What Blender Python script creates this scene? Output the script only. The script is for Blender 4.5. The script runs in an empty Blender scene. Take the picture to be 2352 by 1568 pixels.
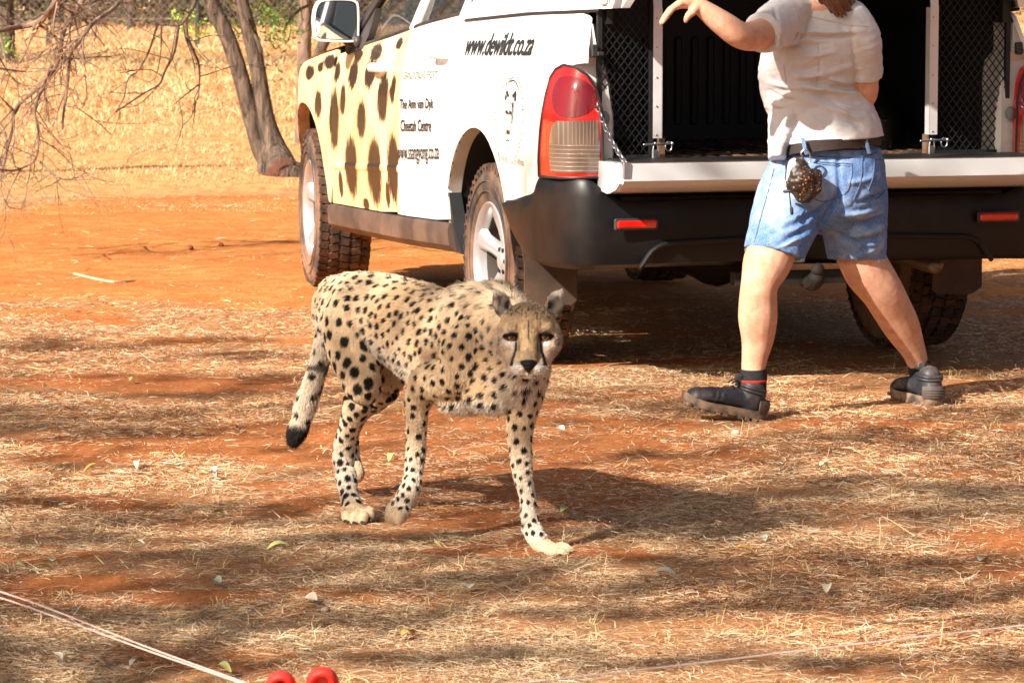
import bpy, math, random
import numpy as np
from mathutils import Vector, Matrix, geometry
random.seed(7); rng = np.random.default_rng(7)
sc = bpy.context.scene
COL = sc.collection

# ------------------------------------------------------------------ camera, sky, sun, exposure
FOC, CAMH, PITCH = 7797.3, 1.4256, .106273           # focal length in pixels of a 2352 px wide picture
cam_d = bpy.data.cameras.new('camera'); cam = bpy.data.objects.new('camera', cam_d); COL.objects.link(cam)
cam.location = (0, 0, CAMH); cam.rotation_euler = (math.pi / 2 - PITCH, 0, 0)
cam_d.sensor_width = 36; cam_d.lens = FOC / 2352 * 36; cam_d.clip_start = .1; cam_d.clip_end = 600
cam_d.dof.use_dof = True; cam_d.dof.focus_distance = 9.6; cam_d.dof.aperture_fstop = 16
sc.camera = cam
SUN_EL, SUN_AZ = math.radians(35), math.radians(225.5)     # azimuth clockwise from +Y
TOSUN = np.array((math.sin(SUN_AZ) * math.cos(SUN_EL), math.cos(SUN_AZ) * math.cos(SUN_EL), math.sin(SUN_EL)))
world = bpy.data.worlds.new('World'); sc.world = world; world.use_nodes = True
wn = world.node_tree; bg = wn.nodes['Background']
sky = wn.nodes.new('ShaderNodeTexSky'); sky.sky_type = 'NISHITA'; sky.sun_disc = False
sky.sun_elevation = SUN_EL; sky.sun_rotation = SUN_AZ; sky.dust_density = 5.0; sky.ozone_density = .4
wn.links.new(sky.outputs[0], bg.inputs[0]); bg.inputs[1].default_value = .052
sl = bpy.data.lights.new('sun', 'SUN'); so = bpy.data.objects.new('sun', sl); COL.objects.link(so)
sl.energy = 5.0; sl.angle = math.radians(.53); sl.color = (1, .93, .82)
so.rotation_euler = Vector(-TOSUN).to_track_quat('-Z', 'Y').to_euler()
sc.view_settings.view_transform = 'Standard'; sc.view_settings.look = 'None'
sc.view_settings.exposure = .96; sc.view_settings.gamma = 1; sc.view_settings.use_curve_mapping = False
sc.cycles.use_denoising = True
sc.cycles_curves.shape = 'RIBBONS'
sc.cycles.max_bounces = 6; sc.cycles.transparent_max_bounces = 12

# ------------------------------------------------------------------ helpers
def at(u, v, Y):
    """world point seen at pixel (u, v) of the 2352 px picture, at world depth Y"""
    a = (u - 1176) / FOC; b = (784 - v) / FOC; c, s = math.cos(PITCH), math.sin(PITCH)
    d = np.array((a, c + b * s, -s + b * c)); return np.array((0, 0, CAMH)) + d * (Y / d[1])
def gnd(u, v, z=0.):
    a = (u - 1176) / FOC; b = (784 - v) / FOC; c, s = math.cos(PITCH), math.sin(PITCH)
    d = np.array((a, c + b * s, -s + b * c)); return np.array((0, 0, CAMH)) + d * ((z - CAMH) / d[2])

def _h(ix, iy, iz, seed):
    h = (ix * 374761393 + iy * 668265263 + iz * 1274126177 + seed * 974634777) & 0xffffffff
    h = ((h ^ (h >> 13)) * 1274126177) & 0xffffffff
    h = h ^ (h >> 16)
    return (h & 0xffffff) / float(0xffffff)
def noise(P, s=1., seed=0):
    P = np.asarray(P, float) * s; i = np.floor(P).astype(np.int64); f = P - i; f = f * f * (3 - 2 * f)
    r = 0
    for a in (0, 1):
        for b in (0, 1):
            for c in (0, 1):
                w = (f[:, 0] if a else 1 - f[:, 0]) * (f[:, 1] if b else 1 - f[:, 1]) * (f[:, 2] if c else 1 - f[:, 2])
                r = r + w * _h(i[:, 0] + a, i[:, 1] + b, i[:, 2] + c, seed)
    return r
def fbm(P, s, n=3, seed=0):
    r = 0; a = 1; t = 0
    for k in range(n): r = r + a * noise(P, s * 2 ** k, seed + k); t += a; a *= .5
    return r / t
def sstep(a, b, x): t = np.clip((x - a) / (b - a), 0, 1); return t * t * (3 - 2 * t)

def obj(name, me, parent=None, mat=None, **kw):
    o = bpy.data.objects.new(name, me); COL.objects.link(o)
    if mat is not None:
        for m in (mat if isinstance(mat, (list, tuple)) else [mat]): me.materials.append(m)
    if parent is not None: o.parent = parent
    for k, v in kw.items(): o[k] = v
    return o
def empty(name, loc=(0, 0, 0), rz=0, **kw):
    o = bpy.data.objects.new(name, None); COL.objects.link(o); o.location = loc; o.rotation_euler = (0, 0, rz); o.empty_display_size = .1
    for k, v in kw.items(): o[k] = v
    return o
class MB:
    """collects shapes that become ONE mesh"""
    def __init__(s): s.v = []; s.f = []; s.mi = []; s.n = 0
    def add(s, v, f, mi=0):
        v = np.asarray(v, float); s.v.append(v); s.f += [tuple(int(i) + s.n for i in q) for q in f]; s.mi += [mi] * len(f); s.n += len(v); return s
    def box(s, lo, hi, mi=0, M=None, bev=0.):
        lo = np.array(lo, float); hi = np.array(hi, float)
        if bev <= 0:
            v = np.array([[(lo, hi)[i][0], (lo, hi)[j][1], (lo, hi)[k][2]] for i in (0, 1) for j in (0, 1) for k in (0, 1)])
            f = [(0, 1, 3, 2), (4, 6, 7, 5), (0, 4, 5, 1), (2, 3, 7, 6), (0, 2, 6, 4), (1, 5, 7, 3)]
        else:
            c = (lo + hi) / 2; h = (hi - lo) / 2; b = min(bev, *(h * .9)); v = []; idx = {}
            for i in (-1, 1):
                for j in (-1, 1):
                    for k in (-1, 1):
                        for ax in range(3):
                            p = np.array((i, j, k)) * (h - b); p[ax] = (i, j, k)[ax] * h[ax]; idx[i, j, k, ax] = len(v); v.append(c + p)
            f = []; S = (-1, 1)
            for i in S:
                f.append([idx[i, -1, -1, 0], idx[i, 1, -1, 0], idx[i, 1, 1, 0], idx[i, -1, 1, 0]][::i])
                f.append([idx[-1, i, -1, 1], idx[-1, i, 1, 1], idx[1, i, 1, 1], idx[1, i, -1, 1]][::i])
                f.append([idx[-1, -1, i, 2], idx[1, -1, i, 2], idx[1, 1, i, 2], idx[-1, 1, i, 2]][::i])
                for j in S:
                    f.append([idx[i, j, -1, 0], idx[i, j, 1, 0], idx[i, j, 1, 1], idx[i, j, -1, 1]][::-i * j])
                    f.append([idx[-1, i, j, 1], idx[1, i, j, 1], idx[1, i, j, 2], idx[-1, i, j, 2]][::-i * j])
                    f.append([idx[i, -1, j, 0], idx[i, 1, j, 0], idx[i, 1, j, 2], idx[i, -1, j, 2]][::i * j])
                    for k in S: f.append([idx[i, j, k, 0], idx[i, j, k, 1], idx[i, j, k, 2]][::i * j * k])
            v = np.array(v)
        if M is not None: v = v @ np.array(M)[:3, :3].T + np.array(M)[:3, 3]
        return s.add(v, f, mi)
    def sweep(s, pts, rad, rad2=None, up=(0, 0, 1), n=14, sub=4, cap=True, mi=0, power=1.):
        """tube through pts; rad sideways radii, rad2 radii along 'up'"""
        P = np.array(pts, float); R = np.broadcast_to(np.array(rad, float), (len(P),)).copy()
        Q = R.copy() if rad2 is None else np.broadcast_to(np.array(rad2, float), (len(P),)).copy()
        if sub > 1 and len(P) > 2: P, R, Q = cr_(P, sub), cr_(R[:, None], sub)[:, 0], cr_(Q[:, None], sub)[:, 0]
        T = np.gradient(P, axis=0); T /= np.linalg.norm(T, axis=1)[:, None] + 1e-12
        rings = []; up = np.array(up, float); a = np.arange(n) * 2 * math.pi / n
        ca = np.sign(np.cos(a)) * np.abs(np.cos(a)) ** power; sa = np.sign(np.sin(a)) * np.abs(np.sin(a)) ** power
        prev = None; fr = []
        for i in range(len(P)):
            u = up if prev is None else prev
            if i == 0 and abs(np.dot(u, T[i])) > .95: u = np.array((.0, 1., .1)) if abs(T[i][1]) < .9 else np.array((1., 0, 0))
            sd = np.cross(T[i], u); sd /= np.linalg.norm(sd); w = np.cross(sd, T[i]); fr.append((sd, w)); prev = w if rad2 is None else (up if abs(np.dot(up, T[i])) < .95 else w)
        def ring(c, sd, w, r, q): rings.append(c + np.outer(ca, sd) * r + np.outer(sa, w) * q)
        if cap is True or cap == 'rs':
            for t in (80, 50, 25):
                k = math.cos(math.radians(t)); g = math.sin(math.radians(t)); ring(P[0] - T[0] * g * min(R[0], Q[0]), *fr[0], R[0] * k, Q[0] * k)
        for i in range(len(P)): ring(P[i], *fr[i], R[i], Q[i])
        if cap is True or cap == 're':
            for t in (25, 50, 80):
                k = math.cos(math.radians(t)); g = math.sin(math.radians(t)); ring(P[-1] + T[-1] * g * min(R[-1], Q[-1]), *fr[-1], R[-1] * k, Q[-1] * k)
        m = len(rings); f = [(j * n + i, j * n + (i + 1) % n, (j + 1) * n + (i + 1) % n, (j + 1) * n + i) for j in range(m - 1) for i in range(n)]
        f += [tuple(range(n - 1, -1, -1)), tuple((m - 1) * n + i for i in range(n))]
        s.add(np.concatenate(rings), f, mi); s.last = (P, R, Q); return s
    def ball(s, c, r, n=16, M=None, mi=0):
        r = np.broadcast_to(np.array(r, float), (3,)); m = n // 2; v = []; f = []
        for j in range(1, m):
            t = math.pi * j / m
            for i in range(n): p = 2 * math.pi * i / n; v.append((math.sin(t) * math.cos(p), math.sin(t) * math.sin(p), math.cos(t)))
        v = np.array(v + [(0, 0, 1), (0, 0, -1)]) * r; k = (m - 1) * n
        for j in range(m - 2):
            for i in range(n): f.append((j * n + i, (j + 1) * n + i, (j + 1) * n + (i + 1) % n, j * n + (i + 1) % n))
        for i in range(n): f.append((k, i, (i + 1) % n)); f.append((k + 1, (m - 2) * n + (i + 1) % n, (m - 2) * n + i))
        if M is not None: v = v @ np.array(M)[:3, :3].T
        return s.add(v + np.array(c), f, mi)
    def lathe(s, prof, n=48, axis='y', c=(0, 0, 0), mi=0, closed=False):
        """prof: (radius, along) pairs"""
        v = []; m = len(prof)
        for i in range(n):
            a = 2 * math.pi * i / n
            for r, t in prof: v.append((r * math.cos(a), t, r * math.sin(a)) if axis == 'y' else (r * math.cos(a), r * math.sin(a), t) if axis == 'z' else (t, r * math.cos(a), r * math.sin(a)))
        f = [(i * m + j, ((i + 1) % n) * m + j, ((i + 1) % n) * m + (j + 1) % m, i * m + (j + 1) % m) for i in range(n) for j in range(m if closed else m - 1)]
        return s.add(np.array(v) + np.array(c), f, mi)
    def prism(s, poly, fn, d0, d1, mi=0):
        """2D outline extruded: fn(a, b, depth) -> point"""
        k = len(poly); v = [fn(a, b, d0) for a, b in poly] + [fn(a, b, d1) for a, b in poly]
        f = [tuple(range(k)), tuple(range(2 * k - 1, k - 1, -1))] + [(i, k + i, k + (i + 1) % k, (i + 1) % k) for i in range(k)]
        return s.add(v, f, mi)
    def mesh(s, name, smooth=True, auto=None):
        me = bpy.data.meshes.new(name); v = np.concatenate(s.v) if s.v else np.zeros((0, 3))
        me.from_pydata(v.tolist(), [], s.f)
        if len(set(s.mi)) > 1: me.polygons.foreach_set('material_index', s.mi)
        if smooth: me.polygons.foreach_set('use_smooth', [True] * len(me.polygons))
        if auto is not None: me.set_sharp_from_angle(angle=math.radians(auto))
        me.update(); return me
    def build(s, name, mat, parent=None, smooth=True, auto=35, **kw):
        return obj(name, s.mesh(name, smooth, auto if smooth else None), parent, mat, **kw)
def cr_(P, sub):
    """Catmull-Rom through the rows of P"""
    n = len(P); E = np.vstack([2 * P[0] - P[1], P, 2 * P[-1] - P[-2]]); out = []
    for i in range(n - 1):
        a, b, c, d = E[i:i + 4]
        for k in range(sub):
            t = k / sub; out.append(.5 * (2 * b + (c - a) * t + (2 * a - 5 * b + 4 * c - d) * t * t + (3 * b - a - 3 * c + d) * t ** 3))
    out.append(P[-1]); return np.array(out)
def spl(pts, sub=8, closed=False):
    P = np.array(pts, float)
    if closed:
        Q = cr_(np.vstack([P[-1], P, P[0], P[1]]), sub)[sub:-sub - 1]
        return Q
    return cr_(P, sub)
def arrays(me):
    v = np.empty(len(me.vertices) * 3); me.vertices.foreach_get('co', v); v = v.reshape(-1, 3)
    nn = np.empty(len(me.vertices) * 3); me.vertex_normals.foreach_get('vector', nn)
    return v, nn.reshape(-1, 3)
def set_co(me, v): me.vertices.foreach_set('co', np.asarray(v, np.float32).ravel()); me.update()
def lap(me, it, k=.5, mask=None):
    e = np.empty(len(me.edges) * 2, np.int32); me.edges.foreach_get('vertices', e); e = e.reshape(-1, 2)
    v, _ = arrays(me); n = len(v); cnt = np.bincount(e.ravel(), minlength=n)[:, None].clip(1)
    for _ in range(it):
        a = np.stack([np.bincount(e[:, 0], v[e[:, 1], c], n) + np.bincount(e[:, 1], v[e[:, 0], c], n) for c in range(3)], 1) / cnt
        kk = k if mask is None else k * mask[:, None]; v = v + (a - v) * kk
    set_co(me, v); return v
def voxel(mb, name, size, it=4):
    o = obj('tmp', mb.mesh('tmp', False)); m = o.modifiers.new('r', 'REMESH'); m.mode = 'VOXEL'; m.voxel_size = size; m.use_smooth_shade = True
    dg = bpy.context.evaluated_depsgraph_get(); me = bpy.data.meshes.new_from_object(o.evaluated_get(dg)); me.name = name
    bpy.data.objects.remove(o)
    if it: lap(me, it)
    me.polygons.foreach_set('use_smooth', [True] * len(me.polygons)); return me
def attr_col(me, name, c, dom='POINT'):
    a = me.attributes.new(name, 'FLOAT_COLOR', dom); c = np.asarray(c, np.float32)
    if c.shape[1] == 3: c = np.hstack([c, np.ones((len(c), 1), np.float32)])
    a.data.foreach_set('color', np.ascontiguousarray(c, np.float32).ravel())
def attr_f(me, name, x): a = me.attributes.new(name, 'FLOAT', 'POINT'); a.data.foreach_set('value', np.asarray(x, np.float32))

# ------------------------------------------------------------------ materials
class NT:
    def __init__(s, name):
        s.m = bpy.data.materials.new(name); s.m.use_nodes = True; s.t = s.m.node_tree; s.p = s.t.nodes['Principled BSDF']; s.out = s.t.nodes['Material Output']
    def n(s, t, **kw):
        x = s.t.nodes.new(t)
        for k, v in kw.items():
            if k.startswith('i_'): x.inputs[k[2:].replace('_', ' ')].default_value = v
            else: setattr(x, k, v)
        return x
    def l(s, a, b): s.t.links.new(a, b)
    def coord(s, which='Object'): return s.n('ShaderNodeTexCoord').outputs[which]
    def mapped(s, scale, which='Object', rot=(0, 0, 0)):
        m = s.n('ShaderNodeMapping'); s.l(s.coord(which), m.inputs[0]); m.inputs['Scale'].default_value = scale; m.inputs['Rotation'].default_value = rot; return m.outputs[0]
    def noise(s, scale, detail=4, vec=None, rough=.5, dist=0):
        x = s.n('ShaderNodeTexNoise'); x.inputs['Scale'].default_value = scale; x.inputs['Detail'].default_value = detail; x.inputs['Roughness'].default_value = rough; x.inputs['Distortion'].default_value = dist
        s.l(vec if vec is not None else s.coord(), x.inputs['Vector']); return x.outputs[0]
    def ramp(s, fac, stops, interp='LINEAR'):
        r = s.n('ShaderNodeValToRGB'); r.color_ramp.interpolation = interp; e = r.color_ramp.elements
        while len(e) < len(stops): e.new(.5)
        for k, (p, c) in enumerate(stops): e[k].position = p; e[k].color = (*c, 1) if hasattr(c, '__len__') else (c, c, c, 1)
        s.l(fac, r.inputs[0]); return r.outputs[0]
    def mix(s, fac, a, b, mode='MIX'):
        x = s.n('ShaderNodeMix', data_type='RGBA', blend_type=mode)
        for v, k in ((fac, 0), (a, 6), (b, 7)):
            if hasattr(v, 'is_linked') or hasattr(v, 'links'): s.l(v, x.inputs[k])
            else: x.inputs[k].default_value = v if k == 0 else ((*v, 1) if len(v) == 3 else v)
        return x.outputs[2]
    def math(s, op, a, b=None, c=None):
        x = s.n('ShaderNodeMath', operation=op)
        for k, v in enumerate((a, b, c)):
            if v is None: continue
            if hasattr(v, 'links'): s.l(v, x.inputs[k])
            else: x.inputs[k].default_value = v
        return x.outputs[0]
    def attr(s, name, what='Color'): return s.n('ShaderNodeAttribute', attribute_name=name).outputs[what]
    def bump(s, h, st=.3, dist=.01):
        b = s.n('ShaderNodeBump'); b.inputs['Strength'].default_value = st; b.inputs['Distance'].default_value = dist; s.l(h, b.inputs['Height']); s.l(b.outputs[0], s.p.inputs['Normal'])
    def set(s, **kw):
        N = dict(col='Base Color', rough='Roughness', metal='Metallic', spec='Specular IOR Level', coat='Coat Weight', coatr='Coat Roughness', sss='Subsurface Weight', trans='Transmission Weight', ior='IOR', sheen='Sheen Weight', alpha='Alpha')
        for k, v in kw.items():
            i = s.p.inputs[N[k]]
            if hasattr(v, 'links'): s.l(v, i)
            elif k == 'col': i.default_value = (*v, 1)
            else: i.default_value = v
        return s
def simple(name, col, rough=.5, metal=0., var=0., scale=20., bump=0., spec=.5, coat=0., dirt=None):
    t = NT(name); t.set(rough=rough, metal=metal, spec=spec, coat=coat)
    if var or bump or dirt:
        n = t.noise(scale, 5)
        c = t.mix(t.ramp(n, [(.3, 0.), (.7, 1.)]), [x * (1 - var) for x in col], [min(1, x * (1 + var)) for x in col])
        if dirt: c = t.mix(t.ramp(t.noise(scale * .35, 6, rough=.65), [(dirt[1], 0.), (dirt[2], 1.)]), c, dirt[0])
        t.set(col=c)
        if bump: t.bump(t.noise(scale * 3, 3), bump, .004)
    else: t.set(col=col)
    return t.m
DUST = (.34, .16, .08)

# ------------------------------------------------------------------ the setting: ground
TX, TY, TTH = .77994, 12.97853, .2809
def tp(x, y, z): # truck coordinates -> world
    return np.array((TX - x * math.sin(TTH) - y * math.cos(TTH), TY + x * math.cos(TTH) - y * math.sin(TTH), z))
def gheight(x, y):
    P = np.stack([x, y, np.zeros_like(x)], 1)
    h = (noise(P, 1.1, 3) - .5) * .035 + (noise(P, 4., 5) - .5) * .014 + (noise(P, 13., 6) - .5) * .007
    far = sstep(20, 40, y); h = h * (1 - .2 * far) + far * (noise(P, .15, 8) - .5) * .1
    # the red bank left of the twin tree
    return h
def bare(x, y):
    """0 straw covered .. 1 bare red earth"""
    P = np.stack([x * .55, y, np.zeros_like(x)], 1)
    n = fbm(P, .95, 4, 21); m = fbm(P, .33, 3, 31)
    n2 = fbm(np.stack([x * .9, y * 1.9, np.zeros_like(x)], 1), 1.7, 3, 23); near = np.maximum(sstep(.55, .68, n2) * .8, sstep(.585, .70, n) * .6)
    xx = x + 0
    track = sstep(14.6, 15.8, y + (m - .5) * 2.2) * (1 - sstep(20.4, 22.0, y + (m - .5) * 3)) * sstep(-9, -4, x + 8)
    track = track * (.35 + .65 * (1 - sstep(1.2, 2.2, x)))
    mid = (1 - sstep(10.8, 12.4, y)) * 0
    left = sstep(.45, .64, n) * sstep(-.2, -1.2, x) * .4
    return np.clip(near + track + left, 0, 1) * (1 - sstep(21.5, 23, y) * .8)
ys = np.concatenate([np.linspace(-14, 5.5, 24), np.arange(5.6, 16, .035), np.arange(16, 26, .12), np.geomspace(26.2, 420, 60)])
def grid_ground():
    V = []; F = []; nx = 220; t = np.linspace(-1, 1, nx)
    for y in ys:
        w = np.where(np.abs(t) < .8, t / .8 * (.35 * max(y, 6) + .4), np.sign(t) * ((.35 * max(y, 6) + .4) + (np.abs(t) - .8) / .2 * (60 + abs(y)))); V.append(np.stack([w, np.full(nx, y), 0 * w], 1))
    V = np.concatenate(V); V[:, 2] = gheight(V[:, 0], V[:, 1]); m = len(ys)
    i = np.arange(m - 1)[:, None] * nx + np.arange(nx - 1)[None]; F = np.stack([i, i + 1, i + nx + 1, i + nx], -1).reshape(-1, 4)
    me = bpy.data.meshes.new('ground'); me.from_pydata(V.tolist(), [], F.tolist()); me.polygons.foreach_set('use_smooth', [True] * len(F))
    attr_f(me, 'bare', bare(V[:, 0], V[:, 1])); return me
t = NT('earth'); P = t.coord()
fine = t.noise(55, 8, rough=.7); med = t.noise(7, 6); big = t.noise(1.1, 4)
soil = t.mix(t.ramp(fine, [(.3, 0.), (.72, 1.)]), (.38, .115, .026), (.76, .29, .080))
soil = t.mix(t.ramp(med, [(.42, 0.), (.75, .6)]), soil, (.82, .38, .13))
soil = t.mix(t.ramp(big, [(.35, 0.), (.65, .5)]), soil, (.44, .13, .038))
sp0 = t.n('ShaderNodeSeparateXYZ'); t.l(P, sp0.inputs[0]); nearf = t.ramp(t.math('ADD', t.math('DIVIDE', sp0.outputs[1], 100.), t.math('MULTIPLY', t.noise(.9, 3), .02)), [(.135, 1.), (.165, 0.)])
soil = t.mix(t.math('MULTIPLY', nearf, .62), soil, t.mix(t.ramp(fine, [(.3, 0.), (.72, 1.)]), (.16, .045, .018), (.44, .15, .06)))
litter = t.mix(t.ramp(t.noise(130, 4, vec=t.mapped((.5, 1.3, 1)), rough=.75, dist=1.5), [(.36, 0.), (.62, 1.)]), (.17, .060, .024), (.62, .31, .14))
farg = t.mix(t.ramp(t.noise(9, 7, vec=t.mapped((1, .35, 1)), rough=.75), [(.36, 0.), (.64, 1.)]), (.40, .20, .075), (.74, .42, .17))
sep = t.n('ShaderNodeSeparateXYZ'); t.l(P, sep.inputs[0])
isfar = t.ramp(t.math('DIVIDE', sep.outputs[1], 100.), [(.205, 0.), (.235, 1.)])
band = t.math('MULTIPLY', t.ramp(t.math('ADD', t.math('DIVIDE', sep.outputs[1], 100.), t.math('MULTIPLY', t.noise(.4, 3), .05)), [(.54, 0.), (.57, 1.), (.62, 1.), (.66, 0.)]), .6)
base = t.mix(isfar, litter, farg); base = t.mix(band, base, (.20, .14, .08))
bm = t.ramp(t.math('ADD', t.attr('bare', 'Fac'), t.math('MULTIPLY', t.math('SUBTRACT', t.noise(16, 6, rough=.7), .5), .9)), [(.2, 0.), (.62, 1.)])
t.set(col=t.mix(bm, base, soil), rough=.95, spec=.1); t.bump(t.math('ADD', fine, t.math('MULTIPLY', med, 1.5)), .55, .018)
ground = obj('ground', grid_ground(), None, t.m, kind='structure')

# ------------------------------------------------------------------ the pickup truck (x forward from the rear axle, y left, z up)
Z_ = [.30, .37, .45, .60, .80, .95, 1.05, 1.15, 1.22, 1.30, 1.50, 1.72]; Y_ = [.89, .905, .92, .932, .935, .93, .915, .89, .865, .84, .77, .68]
def Yp(x, z):
    y = np.interp(z, Z_, Y_) - .35 * np.maximum(0, np.asarray(x) - 3.) ** 2 - .28 * np.maximum(0, -.6 - np.asarray(x)) ** 2
    return y
M_white = simple('white_paint', (.86, .86, .85), .28, 0, .02, 6, coat=.6, dirt=((.66, .58, .48), .66, .9))
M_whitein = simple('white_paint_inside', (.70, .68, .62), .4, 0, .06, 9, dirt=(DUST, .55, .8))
M_black = simple('black_plastic', (.022, .022, .024), .5, 0, .2, 8, .15, dirt=((.09, .055, .04), .5, .85))
M_bumper = simple('dusty_bumper_plastic', (.007, .007, .008), .40, 0, .2, 3, .05, dirt=((.060, .034, .024), .48, .85), spec=.35)
M_sill = simple('dusty_sill', (.085, .055, .045), .5, 0, .3, 7, .1, dirt=((.25, .15, .10), .45, .8))
M_liner = simple('black_bed_liner', (.010, .010, .011), .55, 0, .2, 10, .1)
M_dark = simple('underbody', (.010, .008, .007), .8, 0, .3, 6, dirt=((.05, .025, .016), .5, .8))
M_metal = simple('zinc_metal', (.55, .56, .6), .32, 1., .1, 30)
M_alu = simple('aluminium_angle', (.78, .76, .77), .42, .35, .06, 12)
M_chrome = simple('chrome', (.8, .8, .82), .12, 1.)
t = NT('window_glass'); t.set(col=(.02, .022, .022), rough=.04, spec=.9, alpha=.52, coat=.5); M_glass = t.m
t = NT('mirror_glass'); t.set(col=(.62, .68, .74), rough=.03, metal=1.); M_mirror = t.m
t = NT('red_lens'); n = t.n('ShaderNodeTexWave'); n.inputs['Scale'].default_value = 55; t.l(t.coord(), n.inputs[0])
t.set(col=t.mix(t.ramp(t.noise(9, 3), [(.35, 0.), (.7, 1.)]), (.55, .006, .006), (.80, .022, .012)), rough=.1, coat=1., sss=.0); t.bump(n.outputs[0], .12, .002); M_red = t.m
t = NT('dark_red_lens'); t.set(col=(.20, .004, .008), rough=.1, coat=1.); M_dred = t.m
t = NT('clear_lens'); sp = t.n('ShaderNodeSeparateXYZ'); t.l(t.coord(), sp.inputs[0])
w1 = t.math('SINE', t.math('MULTIPLY', sp.outputs[2], 430.)); w2 = t.math('SINE', t.math('MULTIPLY', sp.outputs[1], 520.))
hi = t.math('GREATER_THAN', sp.outputs[2], .855); w = t.mix(hi, t.ramp(w1, [(.2, 0.), (.9, 1.)]), t.ramp(w2, [(.2, 0.), (.9, 1.)]))
t.set(col=t.mix(w, (.24, .17, .13), (.37, .30, .25)), rough=.18, coat=1., metal=.35); t.bump(w, .5, .004); M_clear = t.m
M_rubber = simple('dusty_tyre_rubber', (.035, .028, .024), .8, 0, .3, 14, .1, dirt=((.28, .15, .09), .36, .66))
M_rubbert = simple('tyre_tread', (.028, .02, .016), .85, 0, .3, 30, .1, dirt=((.22, .10, .055), .4, .75))
M_alloy = simple('alloy_rim', (.60, .60, .62), .28, .6, .05, 8, dirt=((.5, .4, .32), .6, .9))
M_ink = simple('black_lettering', (.02, .018, .018), .5)
M_ink2 = simple('faded_lettering', (.16, .13, .10), .5)

truck = empty('pickup_truck', (TX, TY, 0), math.pi / 2 + TTH, label='white double cab pickup with cheetah print doors, canopy and lowered tailgate', category='pickup truck')
def cdt(outline, holes=(), s=.03, grid=True):
    pts = [Vector(p) for p in outline]; n = len(pts); E = [(i, (i + 1) % n) for i in range(n)]
    for h in holes:
        k = len(pts); pts += [Vector(p) for p in h]; E += [(k + i, k + (i + 1) % len(h)) for i in range(len(h))]
    O = np.array([tuple(p) for p in outline]); lo, hi = O.min(0), O.max(0)
    if grid:
        B = np.array([tuple(p) for p in pts]); gx = np.arange(lo[0] + s / 2, hi[0], s); gy = np.arange(lo[1] + s / 2, hi[1], s)
        G = np.stack(np.meshgrid(gx, gy), -1).reshape(-1, 2)
        d = np.full(len(G), 9.); SEG = np.array([(*pts[a], *pts[b]) for a, b in E])
        for x0, y0, x1, y1 in SEG:
            L = max((x1 - x0) ** 2 + (y1 - y0) ** 2, 1e-12); q = np.clip(((G[:, 0] - x0) * (x1 - x0) + (G[:, 1] - y0) * (y1 - y0)) / L, 0, 1)
            d = np.minimum(d, np.hypot(G[:, 0] - x0 - q * (x1 - x0), G[:, 1] - y0 - q * (y1 - y0)))
        # even-odd test
        ins = np.zeros(len(G), bool)
        for x0, y0, x1, y1 in SEG:
            c = (y0 > G[:, 1]) != (y1 > G[:, 1]); xi = x0 + (G[:, 1] - y0) / (y1 - y0 if y1 != y0 else 1) * (x1 - x0); ins ^= c & (G[:, 0] < xi)
        pts += [Vector(g) for g in G[ins & (d > s * .45)]]
    r = geometry.delaunay_2d_cdt(pts, E, [], 0, 1e-6)
    V = np.array([tuple(p) for p in r[0]]); F = [tuple(f) for f in r[2]]
    C = np.array([V[list(f)].mean(0) for f in F]); ins = np.zeros(len(C), bool)
    SEG = [(*outline[i], *outline[(i + 1) % n]) for i in range(n)]
    for h in holes: SEG += [(*h[i], *h[(i + 1) % len(h)]) for i in range(len(h))]
    for x0, y0, x1, y1 in SEG:
        c = (y0 > C[:, 1]) != (y1 > C[:, 1]); xi = x0 + (C[:, 1] - y0) / (y1 - y0 if y1 != y0 else 1) * (x1 - x0); ins ^= c & (C[:, 0] < xi)
    return V, [f for f, k in zip(F, ins) if k]
def dens(poly, s=.04):
    out = []; n = len(poly)
    for i in range(n):
        a = np.array(poly[i]); b = np.array(poly[(i + 1) % n]); k = max(1, int(np.hypot(*(b - a)) / s))
        out += [tuple(a + (b - a) * j / k) for j in range(k)]
    return out
def panel(name, outline, mat, holes=(), s=.035, off=0., thick=.018, side=1, fn=None, parent=truck, post=None, **kw):
    fn = fn or (lambda x, z, d: (x, side * (Yp(x, z) + off - d), z))
    V, F = cdt(dens(outline, s), [dens(h, s) for h in holes], s); n = len(V)
    ec = {}
    for f in F:
        for i in range(len(f)): e = (f[i], f[(i + 1) % len(f)]); ec[tuple(sorted(e))] = ec.get(tuple(sorted(e)), []) + [e]
    bd = [v[0] for v in ec.values() if len(v) == 1]
    def mp(d): return np.array([fn(a, b, d) for a, b in V])
    P0 = mp(0.); b = sorted({i for e in bd for i in e}); ix = {q: n + k for k, q in enumerate(b)}
    ix2 = {q: n + len(b) + k for k, q in enumerate(b)}
    P1 = mp(.004)[b]; P2 = mp(thick)[b]; P0b = P0
    # small rolled edge: pull the outer rim in by 4 mm on the way round
    q1 = [(ix[a_], ix[b_], b_, a_) for a_, b_ in bd]; q2 = [(ix2[a_], ix2[b_], ix[b_], ix[a_]) for a_, b_ in bd]
    me = bpy.data.meshes.new(name); FF = F + q1 + q2
    if side < 0: FF = [f[::-1] for f in FF]
    me.from_pydata(np.concatenate([P0b, P1, P2]).tolist(), [], FF)
    me.polygons.foreach_set('use_smooth', [True] * len(me.polygons)); me.set_sharp_from_angle(angle=math.radians(50)); me.update()
    if post: post(me, np.concatenate([V, V[b], V[b]]))
    return obj(name, me, parent, mat, **kw)
def arc(cx, cz, r, a0, a1, n, rz=None):
    rz = rz or r; return [(cx + r * math.cos(math.radians(a0 + (a1 - a0) * i / n)), cz + rz * math.sin(math.radians(a0 + (a1 - a0) * i / n))) for i in range(n + 1)]
G = .004
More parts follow.
